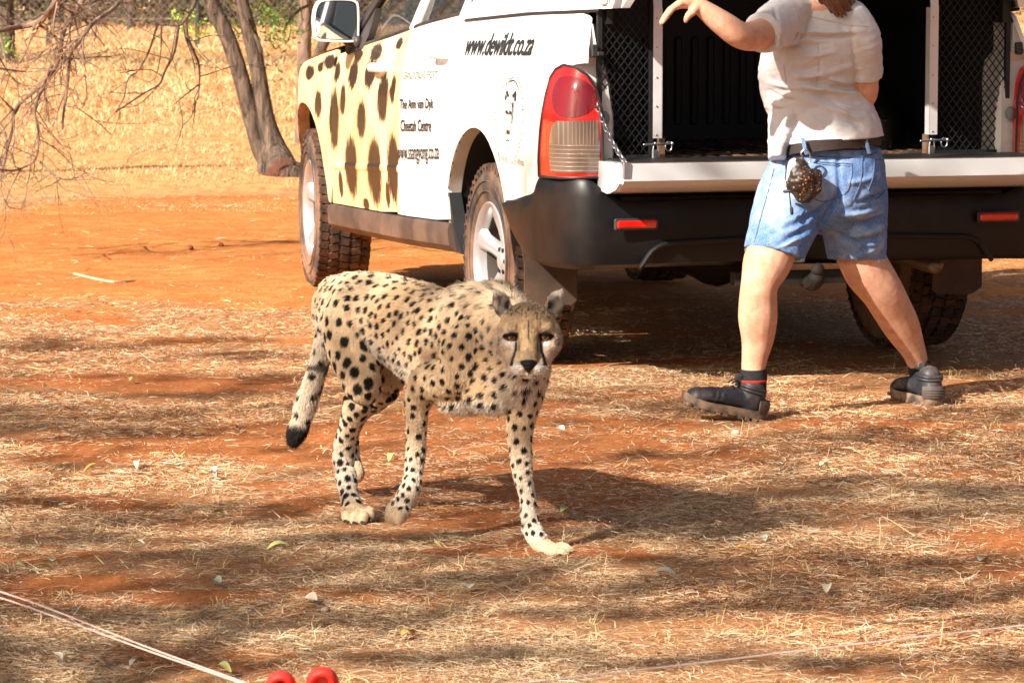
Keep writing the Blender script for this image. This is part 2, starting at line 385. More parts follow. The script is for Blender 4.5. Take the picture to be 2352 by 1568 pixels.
# cheetah print: distance field kept on the mesh, edges broken up by the material
SPOTS = [(2.737, .863, .06, .054), (2.412, 1.018, .05, .038), (2.259, .899, .045, .061), (2.108, 1.012, .07, .056), (2.416, .807, .075, .12), (1.807, 1.025, .075, .059), (1.771, 1.118, .085, .031), (1.903, .827, .068, .07), (1.539, .932, .078, .09), (1.377, .974, .036, .053), (2.1, .617, .095, .118), (1.678, .614, .10, .128), (1.353, .651, .08, .125), (2.326, .526, .035, .054), (1.423, 1.161, .044, .022), (2.586, 1.057, .095, .029), (1.873, .469, .05, .022), (2.95, 1.0, .08, .03), (1.47, .53, .03, .05), (2.08, 1.10, .07, .025), (2.75, 1.03, .05, .02), (3.35, .85, .08, .06), (3.5, .7, .07, .06)]
def wrap_attr(me, V):
    d = np.full(len(V), 9.)
    for x, z, a, b in SPOTS: d = np.minimum(d, np.sqrt(((V[:, 0] - x) / (a * 1.18)) ** 2 + ((V[:, 1] - z) / (b * 1.12)) ** 2))
    xe = np.interp(V[:, 1], [.42, .65, .79, 1.03, 1.2], [1.30, 1.262, 1.222, 1.25, 1.29])
    attr_f(me, 'spot', np.clip(d, 0, 4)); attr_f(me, 'edge', V[:, 0] - xe)
t = NT('cheetah_print_paint'); st = t.noise(1., 5, vec=t.mapped((34, 34, 4)), rough=.7); st2 = t.noise(1., 4, vec=t.mapped((90, 90, 8)), rough=.7)
fur = t.mix(t.ramp(st, [(.35, 0.), (.65, 1.)]), (.66, .40, .14), (.86, .68, .38)); fur = t.mix(t.ramp(t.noise(2.2, 3), [(.4, 0.), (.65, .55)]), fur, (.90, .78, .56))
q = t.math('ADD', t.attr('spot', 'Fac'), t.math('MULTIPLY', t.math('SUBTRACT', st2, .5), 1.5))
q = t.math('MULTIPLY', q, .5)
fur = t.mix(t.math('MULTIPLY', t.ramp(q, [(.50, 1.), (.66, 0.)]), .45), fur, (.60, .30, .10))
fur = t.mix(t.ramp(q, [(.465, 1.), (.53, 0.)]), fur, t.mix(st, (.022, .011, .007), (.055, .028, .014)))
e = t.math('ADD', t.attr('edge', 'Fac'), t.math('MULTIPLY', t.math('SUBTRACT', st, .5), .05))
t.set(col=t.mix(t.ramp(t.math('ADD', e, .5), [(.485, 0.), (.515, 1.)]), (.86, .85, .82), fur), rough=.42, coat=.15); M_wrap = t.m

SPLITX = [(.454, 1.317), (.657, 1.452), (1.054, 1.405), (1.217, 1.30)]
def splitx(z): return float(np.interp(z, [a for a, _ in SPLITX], [b for _, b in SPLITX]))
def rearx(z): return float(np.interp(z, [.37, .48, .69, .97, 1.07, 1.13, 1.21, 1.28], [.50, .50, .492, .496, .515, .515, .54, .56]))
def beltz(x): return float(np.interp(x, [.5, 1.13, 1.58, 2.01, 2.4], [1.293, 1.240, 1.185, 1.140, 1.10]))
def sillz(x): return float(np.interp(x, [.3, .5, 1.3, 2.54], [.49, .484, .456, .428]))
zl = [.456 + .02 + i * .06 for i in range(13)]
for sd in (1, -1):
    wr = M_wrap if sd > 0 else M_wrap
    # fender
    fo = [(2.545 - G, .43)] if False else []
    fo = [(2.56, .43)] + arc(3.06, .40, .462, 176, 40, 16) + [(3.56, .60), (3.62, .66), (3.70, .80), (3.62, .90), (3.40, .985), (3.10, 1.045), (2.80, 1.085), (2.50, 1.115), (2.486, .90), (2.484, .68), (2.50, .50)]
    panel('fender', fo, wr, side=sd, s=.02, post=wrap_attr)
    # front door
    fd = [(2.548 - .03, .432), (2.496 - G * 2, .50), (2.478 - G, .68), (2.478 - G, .90), (2.44, 1.095), (2.2, 1.118)] + [(x, beltz(x)) for x in (2.05, 1.9, 1.75, 1.6, 1.45, 1.32)]
    fd += [(splitx(z) + G, z) for z in (1.20, 1.15, 1.05, .95, .8, .657, .56, .47)] + [(x, sillz(x) + .004) for x in (1.6, 2.0, 2.3)]
    d1 = panel('front_door', fd, wr, side=sd, s=.02, post=wrap_attr)
    rd = [(splitx(z) - G, z) for z in (.462, .56, .657, .8, .95, 1.05, 1.15, 1.215)] + [(x, beltz(x)) for x in (1.2, 1.0, .8, .62)] + [(rearx(z) + G, z) for z in (1.28, 1.21, 1.13, 1.07, .97, .8, .69, .55, .495)] + [(x, sillz(x) + .004) for x in (.7, .95, 1.15)]
    d2 = panel('rear_door', rd, wr, side=sd, s=.02, post=wrap_attr)
    for d, hx, hz in ((d1, 1.60, 1.053), (d2, .675, 1.128)):
        m = MB(); y = float(Yp(hx, hz))
        m.sweep([(hx + .09, sd * (y + .005), hz), (hx + .075, sd * (y + .035), hz + .002), (hx, sd * (y + .045), hz + .006), (hx - .075, sd * (y + .035), hz + .006), (hx - .09, sd * (y + .005), hz + .006)], .014, .019, n=10)
        m.ball((hx, sd * (y - .008), hz - .012), (.06, .016, .036))
        m.build('handle', M_white, d)
    # moulding ridge along the doors
    for (a, b, d) in ((2.42, 1.47, d1), (1.44, .53, d2)):
        m = MB(); X = np.linspace(a, b, 16); zz = .605 + (2.42 - X) * .040
        m.sweep([(x, sd * (Yp(x, z) + .001), z) for x, z in zip(X, zz)], .005, .017, n=8, sub=1, cap=True); o = m.build('moulding', wr, d)
        v, _ = arrays(o.data); wrap_attr(o.data, v[:, [0, 2]])
    # bed side
    bo = [(.492 - G, .60)] + [(x, z) for x, z in arc(.085, .425, .445, 25, 158, 16)] + [(-.325, .62), (-.45, .632), (-.66, .664), (-.705, .678), (-.735, .70), (-.745, .74), (-.748, .79), (-.772, .90), (-.805, 1.012), (-.838, 1.08), (-.88, 1.115), (-.955, 1.131), (-1.01, 1.136), (-.985, 1.18), (-.94, 1.29), (-.90, 1.306), (-.75, 1.303), (-.31, 1.295), (.2, 1.276), (.5, 1.264), (rearx(1.21) - G, 1.20), (rearx(1.13) - G, 1.13), (rearx(1.07) - G, 1.07), (.492 - G, .97), (.489 - G, .69)]
    panel('bed_side', bo, M_white, side=sd, s=.03)
    # inner lips of the arches and wheel wells
    for cx, cz, r in ((3.06, .40, .462), (.085, .425, .445)):
        m = MB(); A = np.radians(np.linspace(-5 if cx > 1 else 5, 185, 30))
        o1 = [(cx + r * math.cos(a), sd * (Yp(cx + r * math.cos(a), cz + r * math.sin(a)) - .004), cz + r * math.sin(a)) for a in A]
        o2 = [(cx + r * math.cos(a), sd * .56, cz + r * math.sin(a)) for a in A]; o3 = [(cx, sd * .558, cz)]
        k = len(A); m.add(o1 + o2 + o3, [(i, i + 1, k + i + 1, k + i) for i in range(k - 1)] + [(k + i, k + i + 1, 2 * k) for i in range(k - 1)])
        m.build('wheel_well', M_dark, truck)
        m = MB(); m.add([(x, y, z) for x, y, z in o1] + [(x, y - sd * .03, z) for x, y, z in o1], [(i, i + 1, k + i + 1, k + i) for i in range(k - 1)])
        # painted lip just inside the arch
        L = [(cx + (r - .003) * math.cos(a), sd * (Yp(cx + r * math.cos(a), cz + r * math.sin(a)) - .006), cz + (r - .003) * math.sin(a)) for a in A]
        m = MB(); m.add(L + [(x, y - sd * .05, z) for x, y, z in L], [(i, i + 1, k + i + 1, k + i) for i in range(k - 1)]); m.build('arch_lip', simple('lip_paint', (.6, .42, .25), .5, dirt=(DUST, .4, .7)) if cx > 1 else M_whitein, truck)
    # sill step
    m = MB(); X = np.linspace(2.55, .47, 14); pts = []; F = []
    prof = [(-.03, 0), (.004, -.004), (.012, -.03), (.006, -.09), (-.03, -.118), (-.10, -.125)]
    for x in X:
        for dy, dz in prof: pts.append((x, sd * (.925 + dy), sillz(x) + dz))
    k = len(prof); F = [(i * k + j, (i + 1) * k + j, (i + 1) * k + j + 1, i * k + j + 1) for i in range(len(X) - 1) for j in range(k - 1)]
    F += [tuple(range(k)), tuple(range(len(X) * k - 1, len(X) * k - k - 1, -1))]
    m.add(pts, F); m.build('sill', M_sill, truck)
    # piece between sill and rear wheel
    panel('arch_trim', [(.488, .60), (.488, .37), (.40, .365), (.44, .46), (.478, .56)], M_black, side=sd, s=.03, off=-.006, thick=.05)
    panel('mud_guard', [(2.60, .425), (2.60, .30), (2.64, .31), (2.66, .40), (2.63, .46), (2.58, .47)], M_black, side=sd, off=-.02, thick=.2)
    # greenhouse: pillars
    def pil(name, a, b, w, mat, oy=0., t2=.05):
        P = [(a[0], sd * (Yp(a[0], a[1]) + oy), a[1]), (b[0], sd * (Yp(b[0], b[1]) + oy), b[1])]
        m = MB(); m.sweep(P, w, .02, up=(0, sd, .35), n=10, sub=1, cap=False, power=.6); return m.build(name, mat, truck)
    pil('front_pillar', (2.27, 1.12), (1.62, 1.70), .035, M_black)
    pil('centre_pillar', (1.30, 1.215), (1.16, 1.69), .035, M_white, -.012)
    pil('rear_pillar', (.56, 1.27), (.50, 1.70), .04, M_white, -.006)
    m = MB(); X = np.linspace(2.1, .56, 12)
    m.sweep([(x, sd * (Yp(x, beltz(x) + .006) - .004), beltz(x) + .006) for x in X], .008, .010, n=8, sub=1); m.build('belt_trim', M_black, truck)
    m = MB(); m.sweep([(1.62, sd * .69, 1.70), (1.16, sd * .68, 1.73), (.5, sd * .68, 1.72)], .03, n=10); m.build('roof_rail', M_white, truck)
    # side windows
    def win(name, pts):
        panel(name, pts, M_glass, side=sd, off=-.022, thick=.004, s=.08)
    win('front_window', [(2.10, 1.135), (1.64, 1.68), (1.2, 1.70), (1.32, 1.215), (1.6, 1.185)])
    win('rear_window', [(1.29, 1.225), (1.165, 1.69), (.53, 1.69), (.59, 1.295), (.9, 1.27)])
    # mirror corner and stalk
    panel('mirror_corner', [(2.235, 1.10), (2.02, 1.13), (1.98, 1.18), (2.0, 1.30), (2.17, 1.16)], M_black, side=sd, off=.004, thick=.03)
    # canopy side
    panel('canopy_side', [(.50, 1.272), (-.31, 1.305), (-.75, 1.315), (-1.15, 1.327), (-1.185, 1.40), (-1.10, 1.74), (.42, 1.74)], M_white, [[(.10, 1.40), (-.80, 1.42), (-.76, 1.64), (.06, 1.64)]], side=sd, s=.06, off=.008, thick=.03)
    panel('canopy_window', [(.115, 1.388), (-.815, 1.408), (-.775, 1.652), (.045, 1.652)], M_glass, side=sd, off=.002, thick=.006, s=.2)
    m = MB(); m.sweep([(x, sd * (Yp(x, z) + .002), z) for x, z in ((.5, 1.266), (-.31, 1.299), (-.75, 1.309), (-1.0, 1.318))], .006, .007, n=6); m.build('canopy_seal', M_black, truck)

# side mirror on the left, seen from behind: built round its real centre
mc = at(767, 46, tp(2.18, 1.04, 1.2)[1]); 
def tl(p):  # world -> truck coordinates
    d = np.array(p) - np.array((TX, TY, 0)); return np.array((-d[0] * math.sin(TTH) + d[1] * math.cos(TTH), -d[0] * math.cos(TTH) - d[1] * math.sin(TTH), d[2]))
mcl = tl(mc)
def mirror(cy, sd):
    m = MB(); outl = spl([(-.098, -.055), (-.092, -.083), (-.05, -.092), (.06, -.096), (.094, -.088), (.10, -.05), (.10, .05), (.088, .082), (.04, .092), (-.06, .088), (-.092, .06), (-.103, .0)], 4, True)
    # shell: outline shrinks towards the front
    k = len(outl); secs = [(0, .91), (.0, 1.), (.025, 1.02), (.06, .96), (.09, .8), (.11, .5), (.115, .1)]; V = []
    for dx, s in secs: V += [(mcl[0] - .05 + dx, cy - sd * a * s, mcl[2] + b * s) for a, b in outl]
    F = [(j * k + i, j * k + (i + 1) % k, (j + 1) * k + (i + 1) % k, (j + 1) * k + i) for j in range(len(secs) - 1) for i in range(k)]
    F.append(tuple((len(secs) - 1) * k + i for i in range(k))); m.add(V, F); sh = m.build('mirror_shell', M_white, truck)
    m = MB(); V = [];  # dark recess ring + glass
    for dx, s in ((.0, .905), (.012, .88)): V += [(mcl[0] - .05 + dx, cy - sd * a * s, mcl[2] + b * s) for a, b in outl]
    F = [(i, (i + 1) % k, k + (i + 1) % k, k + i) for i in range(k)]; m.add(V, F); m.build('mirror_bezel', M_black, sh)
    m = MB(); V = [(mcl[0] - .044, cy - sd * a * .87, mcl[2] + b * .87) for a, b in outl]; m.add(V, [tuple(range(k))]); g = m.build('mirror_glass', M_mirror, sh, smooth=False)
    m = MB(); m.sweep([(mcl[0], cy - sd * .06, mcl[2] - .085), (mcl[0], cy - sd * .14, mcl[2] - .11), (2.10, sd * .90, 1.155)], .02, .028, n=10); m.build('mirror_arm', M_black, sh)
mirror(mcl[1], 1); mirror(-mcl[1], -1)

# bonnet, windscreen, roof, bulkheads: one sheet each
def sheet(name, fn, nu, nv, mat, parent=truck, thick=0):
    V = [fn(i / nu, j / nv) for i in range(nu + 1) for j in range(nv + 1)]; F = [(i * (nv + 1) + j, i * (nv + 1) + j + 1, (i + 1) * (nv + 1) + j + 1, (i + 1) * (nv + 1) + j) for i in range(nu) for j in range(nv)]
    m = MB(); m.add(V, F); return m.build(name, mat, parent)
def bonnet(u, v):
    x = 2.36 + u * 1.33; y = (v - .5) * 2; zb = np.interp(x, [2.36, 2.8, 3.1, 3.4, 3.62, 3.70], [1.135, 1.095, 1.058, 1.0, .91, .80]); e = float(Yp(x, 1.0)) - .02
    return (x, y * e, zb + .055 * (1 - y ** 4) - .0)
bo_ = sheet('bonnet', bonnet, 18, 16, M_wrap); v, _ = arrays(bo_.data); wrap_attr(bo_.data, v[:, [0, 2]] * (1, 1))
t = NT('windscreen_glass'); t.set(col=(.02, .022, .022), rough=.04, spec=.9, alpha=.45); M_ws = t.m
sheet('windscreen', lambda u, v: (2.33 - u * .72 + .06 * (1 - (2 * v - 1) ** 2), (v - .5) * 2 * (.80 - .13 * u), 1.13 + u * .58), 8, 10, M_ws)
sheet('roof', lambda u, v: (1.62 - u * 1.14, (v - .5) * 2 * .69, 1.715 + .03 * (1 - (2 * v - 1) ** 2)), 6, 10, M_white)
sheet('canopy_roof', lambda u, v: (.44 - u * 1.58, (v - .5) * 2 * .70, 1.735 + .04 * (1 - (2 * v - 1) ** 4)), 6, 12, M_white)
sheet('cab_back', lambda u, v: (.47, (v - .5) * 2 * .84, .75 + u * .95), 2, 2, M_dark)
m = MB(); m.box((3.60, -.72, .42), (3.74, .72, .86), bev=.06); m.box((3.0, -.80, .40), (3.62, .80, .60), bev=.05)
m.build('front_end', M_black, truck)
# cab inside: dark tub, seats, wheel
m = MB(); m.box((.5, -.84, .50), (2.45, .84, .56)); m.box((2.15, -.80, .56), (2.42, .80, 1.08), bev=.05); m.build('dashboard', M_dark, truck)
M_seat = simple('grey_seat_cloth', (.055, .055, .06), .9, 0, .2, 30)
for y in (.38, -.38):
    m = MB(); m.box((1.25, y - .25, .56), (1.75, y + .25, .82), bev=.06); m.sweep([(1.28, y, .80), (1.18, y, 1.10), (1.12, y, 1.36)], .22, .07, up=(1, 0, 0), n=14, power=.7); m.sweep([(1.10, y, 1.44), (1.09, y, 1.55)], .13, .05, up=(1, 0, 0), n=12, power=.8); m.build('seat', M_seat, truck)
m = MB(); m.box((.55, -.7, .56), (1.0, .7, .84), bev=.06); m.box((.5, -.7, .84), (.64, .7, 1.36), bev=.05); m.build('rear_bench', M_seat, truck)
m = MB(); a = np.linspace(0, 2 * math.pi, 25); m.sweep([(1.98 + .07 * math.sin(q), -.38 + .18 * math.cos(q), 1.10 + .17 * math.sin(q)) for q in a], .014, n=8, sub=1, cap=False); m.build('steering_wheel', M_black, truck)

# cargo bed
m = MB(); m.box((-1.0, -.765, .74), (.42, .765, .795))
for i in range(24): y = -.72 + i * .0625; m.box((-.99, y - .012, .795), (.36, y + .012, .803))
m.build('bed_floor', simple('bed_floor_liner', (.03, .022, .018), .5, 0, .3, 20, dirt=((.28, .14, .08), .45, .7)), truck)
m = MB(); m.box((.36, -.765, .795), (.42, .765, 1.66))
for i in range(22): y = -.70 + i * .0667; m.box((.345, y - .014, .86), (.36, y + .014, 1.20), bev=.005)
for sd in (1, -1):
    m.box((-.88, sd * .78 - .012, .795), (.42, sd * .78 + .012, 1.27)); m.box((-.99, sd * .745 - .01, 1.27), (.42, sd * .745 + .01, 1.70))
    m.ball((0.085, sd * .58, .80), (.42, .16, .24))
m.build('bed_liner', M_liner, truck)
m = MB(); m.box((-1.10, -.73, 1.70), (.42, .73, 1.715)); m.build('canopy_lining', M_liner, truck)
# rear corner posts, lamps
for sd in (1, -1):
    m = MB(); P = [(-.985, .775, .74), (-.985, .778, .95), (-.962, .785, 1.06), (-.945, .80, 1.13), (-.97, .825, 1.17), (-.945, .835, 1.27)]
    V = []; F = []
    for x, y, z in P:
        ye = float(Yp(x, z)) - .005; V += [(x + .09, sd * (y - .075), z), (x + .03, sd * (y - .06), z), (x - .004, sd * (y - .042), z), (x, sd * (y - .028), z), (x, sd * ye, z), (x + .04, sd * ye, z)]
    for i in range(len(P) - 1):
        for j in range(5): F.append((i * 6 + j, i * 6 + j + 1, (i + 1) * 6 + j + 1, (i + 1) * 6 + j))
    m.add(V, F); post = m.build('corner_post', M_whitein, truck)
    m = MB(); m.box((-1.0, sd * .80 - .012, 1.155), (-.975, sd * .80 + .012, 1.20), bev=.004); m.box((-1.01, sd * .79 - .02, 1.16), (-.98, sd * .79 + .004, 1.175), bev=.003); m.build('striker', M_black, post)
    m = MB(); m.ball((-1.0, sd * .765, .945), (.012, .018, .025)); m.build('rubber_buffer', simple('grey_rubber', (.2, .2, .2), .6), post)
    # lamp: wraps round the corner. (s, z) surface, s runs from the inner rear edge round to the flank
    def lampP(s, z, off=0.):
        # corner path in plan: rear face from y=.785 outwards, then forward along the flank
        zt = float(np.interp(z, [.73, .95, 1.05, 1.12], [0, .004, .02, .045]))
        pth = np.array([(-1.012, .778), (-1.016, .84), (-1.0, .885), (-.955, .918), (-.88, .928), (-.72, .937)]); pth[:, 1] -= np.array([0, .4, .8, 1, 1, 1]) * (.935 - float(np.interp(z, Z_, Y_)))
        L = np.r_[0, np.cumsum(np.hypot(*np.diff(pth, axis=0).T))]; x = np.interp(s, L, pth[:, 0]); y = np.interp(s, L, pth[:, 1])
        a = min(1, max(0, s / .16)) * math.pi / 2; bulge = .014 * (1 - ((z - .93) / .2) ** 2 * .5)
        return (x + zt - math.cos(a) * (off + bulge), sd * (y + math.sin(a) * (off + bulge * .6)), z)
    def lamp(name, outl, mat, off, th, par, s=.02):
        return panel(name, outl, mat, fn=lambda a, b, d: lampP(a, b, off - d), s=s, thick=th, side=sd, parent=par)
    oute = [(0, .742), (.34, .735), (.338, .79), (.318, .90), (.283, 1.01), (.245, 1.083), (.20, 1.112), (.14, 1.128), (.085, 1.122), (.045, 1.095), (.02, 1.05), (.004, .98)]
    tlm = lamp('tail_lamp', oute, M_red, 0, .03, truck)
    lamp('reversing_lens', [(.012, .758), (.215, .758), (.222, .80), (.218, .87), (.20, .915), (.165, .935), (.02, .938), (.012, .86)], M_clear, .004, .006, tlm, .02)
    lamp('brake_lens', spl([(.115 + .095 * math.cos(a), 1.02 + .072 * math.sin(a)) for a in np.linspace(0, 2 * math.pi, 12)[:-1]], 2, True).tolist(), M_dred, .004, .006, tlm, .02)
    m = MB(); E = [lampP(a, b, .001) for a, b in dens(oute, .02)]; E.append(E[0]); m.sweep(E, .005, n=6, sub=1, cap=False); m.build('lamp_gasket', M_black, tlm)
# rear bumper with wrapped corners
bp = [(-.31, .930, .612, .595), (-.36, .934, .622, .56), (-.43, .936, .63, .50), (-.52, .936, .640, .455), (-.62, .936, .655, .425), (-.70, .934, .676, .418), (-.745, .930, .728, .415), (-.82, .925, .733, .415), (-.92, .912, .735, .418), (-1.0, .885, .735, .42), (-1.050, .825, .728, .422), (-1.06, .72, .66, .425), (-1.075, .5, .66, .428), (-1.08, .2, .66, .43)]
bp = bp + [(x, -y, a, b) for x, y, a, b in bp[::-1]]
bpa = cr_(np.array(bp), 3); V = []; prof = [(-.06, 1.), (-.004, 1.), (.003, .965), (.008, .80), (.010, .50), (.006, .20), (-.006, .06), (-.03, 0.), (-.10, 0.)]
tn = np.gradient(bpa[:, :2], axis=0); tn /= np.linalg.norm(tn, axis=1)[:, None]
for (x, y, zt, zb), (tx, ty) in zip(bpa, tn):
    nx, ny = ty, -tx
    if nx > 0 and abs(y) < .8: nx, ny = -nx, -ny
    if abs(y) >= .8 and ny * y < 0: nx, ny = -nx, -ny
    for o, f in prof: V.append((x + nx * o, y + ny * o, zb + (zt - zb) * f))
k = len(prof); n = len(bpa); m = MB(); m.add(V, [(i * k + j, i * k + j + 1, (i + 1) * k + j + 1, (i + 1) * k + j) for i in range(n - 1) for j in range(k - 1)])
bump = m.build('rear_bumper', M_bumper, truck)
for sd in (1, -1):
    m = MB(); m.box((-1.112, sd * .68 - .073, .568), (-1.09, sd * .68 + .073, .595), bev=.006); m.build('reflector', M_red, bump)
    m = MB(); m.box((-1.106, sd * .68 - .082, .560), (-1.092, sd * .68 + .082, .603), bev=.006); m.build('reflector_frame', M_black, bump)
m = MB(); m.sweep([(-1.085, .66, .43), (-1.092, .60, .50), (-1.096, .48, .515), (-1.098, 0, .525), (-1.096, -.48, .515), (-1.092, -.60, .50), (-1.085, -.66, .43)], .010, n=8); m.build('bumper_ridge', M_bumper, bump)
m = MB(); m.box((-1.04, -.72, .655), (-.93, .72, .672)); m.box((-.99, -.78, .50), (-.93, .78, .74)); m.build('bumper_step', M_dark, truck)
# tailgate, lowered
tg = [(-1.0, .798), (-1.296, .803), (-1.309, .799), (-1.312, .744), (-1.304, .736), (-1.255, .706), (-1.12, .690), (-1.02, .70)]
m = MB(); m.prism(tg, lambda a, b, d: (a, d, b), -.795, .795)
gate = m.build('tailgate', simple('shade_greyed_white', (.58, .59, .60), .3, 0, .03, 6, coat=.5, dirt=((.5, .38, .27), .6, .85)), truck, auto=40)  # white paint greyed, the canopy's partial shade put into its colour
m = MB(); m.box((-1.27, -.76, .8035), (-1.02, .76, .8075)); m.build('tailgate_liner', M_liner, gate)
m = MB(); m.box((-1.296, -.785, .8000), (-1.272, .785, .8055)); m.build('tailgate_lip', simple('rusty_edge', (.10, .06, .04), .6, 0, .4, 25), gate)
for sd in (1, -1):
    m = MB(); m.prism([(-1.16, .74), (-1.185, .79), (-1.22, .803), (-1.28, .80), (-1.30, .77), (-1.295, .735), (-1.25, .710), (-1.20, .700), (-1.15, .708)], lambda a, b, d: (a, d * sd, b), .795, .806); m.build('tailgate_end', M_white, gate, auto=40)
    m = MB(); m.ball((-1.06, sd * .775, .735), (.022, .02, .022)); m.build('hinge', M_whitein, gate)
    m = MB(); m.box((-1.316, sd * .785 - .014, .752), (-1.288, sd * .785 + .014, .809), bev=.004); m.build('chain_bracket', M_metal, gate)
    m = MB(); A = np.array((-1.0, sd * .80, 1.005)); B = np.array((-1.30, sd * .785, .806)); L = 15
    for i in range(L):
        a = A + (B - A) * ((i + .5) / L); a[2] -= .035 * 4 * ((i + .5) / L) * (1 - (i + .5) / L) * .6; d = (B - A) / np.linalg.norm(B - A); w = np.array((0, 1., 0)) if i % 2 else np.cross(d, (0, 1., 0))
        c = [a + d * .0165 * math.copysign(abs(math.cos(q)) ** .6, math.cos(q)) + w * .0075 * math.sin(q) for q in np.linspace(0, 2 * math.pi, 13)]
        m.sweep(c, .0026, n=5, sub=1, cap=False)
    m.build('chain', M_metal, gate, kind='stuff')
# cage in the load bay: expanded metal panels with aluminium angles
cage = empty('transport_cage', tuple(tp(-.98, 0, .80)), math.pi / 2 + TTH, label='black expanded metal transport cage with pale aluminium posts inside the canopy', category='cage')
def cl(p): p = np.array(p, float).reshape(-1, 3) - np.array((-.98, 0, .80)); return p
class CB(MB):
    def build(s, *a, **k):
        s.v = [cl(q) for q in s.v]; return MB.build(s, *a, **k)
M_mesh = simple('black_expanded_metal', (.010, .010, .011), .5, .1, .2, 30)
for (y0, y1) in ((.585, .775), (-.475, -.765)):
    m = CB(); dy = .0140; dz = .036; lo, hi = min(y0, y1), max(y0, y1); z0, z1 = .80, 1.69
    def strand(ya, za, yb, zb):
        a = np.array((-.965, ya, za)); b = np.array((-.965, yb, zb)); d = (b - a) / np.linalg.norm(b - a); w = np.cross(d, (1, 0, 0)) * .0013; h = np.array((.003, 0, 0))
        m.add([a - w - h, a + w - h, b + w - h, b - w - h, a - w + h, a + w + h, b + w + h, b - w + h], [(0, 1, 2, 3), (7, 6, 5, 4), (0, 4, 5, 1), (2, 6, 7, 3), (1, 5, 6, 2), (3, 7, 4, 0)])
    ny = int((hi - lo) / dy); nz = int((z1 - z0) / dz)
    for i in range(ny):
        for j in range(nz):
            y = lo + i * dy; z = z0 + j * dz + (dz / 2 if i % 2 else 0)
            strand(y, z, y + dy, z + dz / 2); strand(y, z, y + dy, z - dz / 2)
    pn = m.build('mesh_panel', M_mesh, cage, smooth=False, kind='stuff')
    m = CB()
    for y in (lo, hi): m.box((-.975, y - .008, .80), (-.955, y + .008, 1.69))
    m.box((-.975, lo, .80), (-.955, hi, .815)); m.build('mesh_frame', M_liner, cage)
for y, yy in ((.5725, 1), (-.466, -1)):
    m = CB(); m.box((-1.002, y - .0155, .873), (-.998, y + .0155, 1.325)); m.prism([(-.998, 1.325), (-1.002, 1.325), (-.95, 1.70), (-.946, 1.70)], lambda a, b, d: (a, d, b), y - .0155, y + .0155); m.box((-1.002, y - yy * .0155 - .0015, .873), (-.965, y - yy * .0155 + .0015, 1.325))
    st = m.build('corner_angle', M_alu, cage, smooth=False)
    for z in (.885, .985, 1.085, 1.19, 1.29):
        m = CB(); m.lathe([(.0001, -1.0055), (.003, -1.005), (.004, -1.002)], 8, 'x', (0, y + .004, z)); m.build('rivet', M_metal, st)
    m = CB(); m.box((-.99, y - yy * .0155 - .012 * (1 + yy) / 2 - .004, .80), (-.95, y - yy * .0155 + .004, .873)); m.build('post_foot', simple('rusty_steel', (.25, .13, .07), .7, .3, .3, 20), cage)
    m = CB(); m.sweep([(-1.02, y + .055, .852), (-1.02, y - .045, .855)], .0045, n=8, sub=1); m.ball((-1.02, y - .048, .855), .007, 10)
    m.sweep([(-1.02, y - .035 + .012 * math.cos(a), .845 + .017 * math.sin(a)) for a in np.linspace(0, 2 * math.pi, 11)], .0022, n=5, sub=1, cap=False)
    m.sweep([(-1.02, y + .012 + .01 * math.cos(a), .83 + .03 * math.sin(a)) for a in np.linspace(0, 2 * math.pi, 11)], .0026, n=5, sub=1, cap=False)
    m.box((-1.025, y + .002, .80), (-1.012, y + .026, .835), bev=.004); m.sweep([(-1.02, y + .014, .80), (-1.02, y + .006, .785), (-1.02, y + .016, .779)], .003, n=6); m.build('latch', M_metal, cage)
# raised canopy door
m = MB(); m.sweep([(-1.12, 0, 1.735), (-1.45, 0, 1.86), (-1.80, 0, 1.93)], .70, .018, up=(0, 0, 1), n=24, power=.35); m.build('canopy_door', M_white, truck)
for sd in (1, -1): m = MB(); m.sweep([(-1.08, sd * .68, 1.50), (-1.42, sd * .66, 1.83)], .008, n=8, sub=1); m.build('gas_strut', M_metal, truck)
# white canopy rear frame corner
for sd in (1, -1):
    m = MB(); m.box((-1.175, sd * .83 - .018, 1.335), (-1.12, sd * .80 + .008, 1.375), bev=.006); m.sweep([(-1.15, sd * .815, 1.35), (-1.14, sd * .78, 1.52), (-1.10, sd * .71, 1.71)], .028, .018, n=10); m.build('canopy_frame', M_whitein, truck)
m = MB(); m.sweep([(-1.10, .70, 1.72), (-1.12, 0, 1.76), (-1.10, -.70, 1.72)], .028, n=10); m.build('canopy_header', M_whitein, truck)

# underbody
m = MB()
for y in (.45, -.45): m.box((-1.0, y - .05, .44), (3.5, y + .05, .58))
m.box((.45, -.86, .42), (2.6, .86, .50)); m.box((-.9, -.75, .58), (.45, .75, .72)); m.box((2.6, -.5, .34), (3.5, .5, .60), bev=.08); m.box((1.0, -.2, .30), (2.7, .2, .46), bev=.08); m.box((.4, -.72, .33), (1.3, -.30, .52), bev=.06)
m.build('chassis', M_dark, truck)
m = MB(); m.sweep([(0, .72, .372), (0, .2, .372), (0, .0, .372), (0, -.2, .372), (0, -.72, .372)], [.045, .045, .12, .045, .045], n=14); m.build('axle', M_dark, truck); m = MB(); m.sweep([(3.06, .72, .372), (3.06, 0, .36), (3.06, -.72, .372)], .04, n=10)
m.build('axle', M_dark, truck)
for y in (.6, -.6): m = MB(); m.sweep([(.3, y, .42), (-.1, y, .48), (-.35, y, .62)], .02, n=8); m.build('leaf_spring', M_dark, truck)
m = MB(); m.sweep([(.3, -.35, .38), (-.4, -.45, .42), (-.95, -.50, .40)], .032, n=12); m.build('exhaust_pipe', simple('exhaust_steel', (.2, .16, .13), .5, .8), truck)
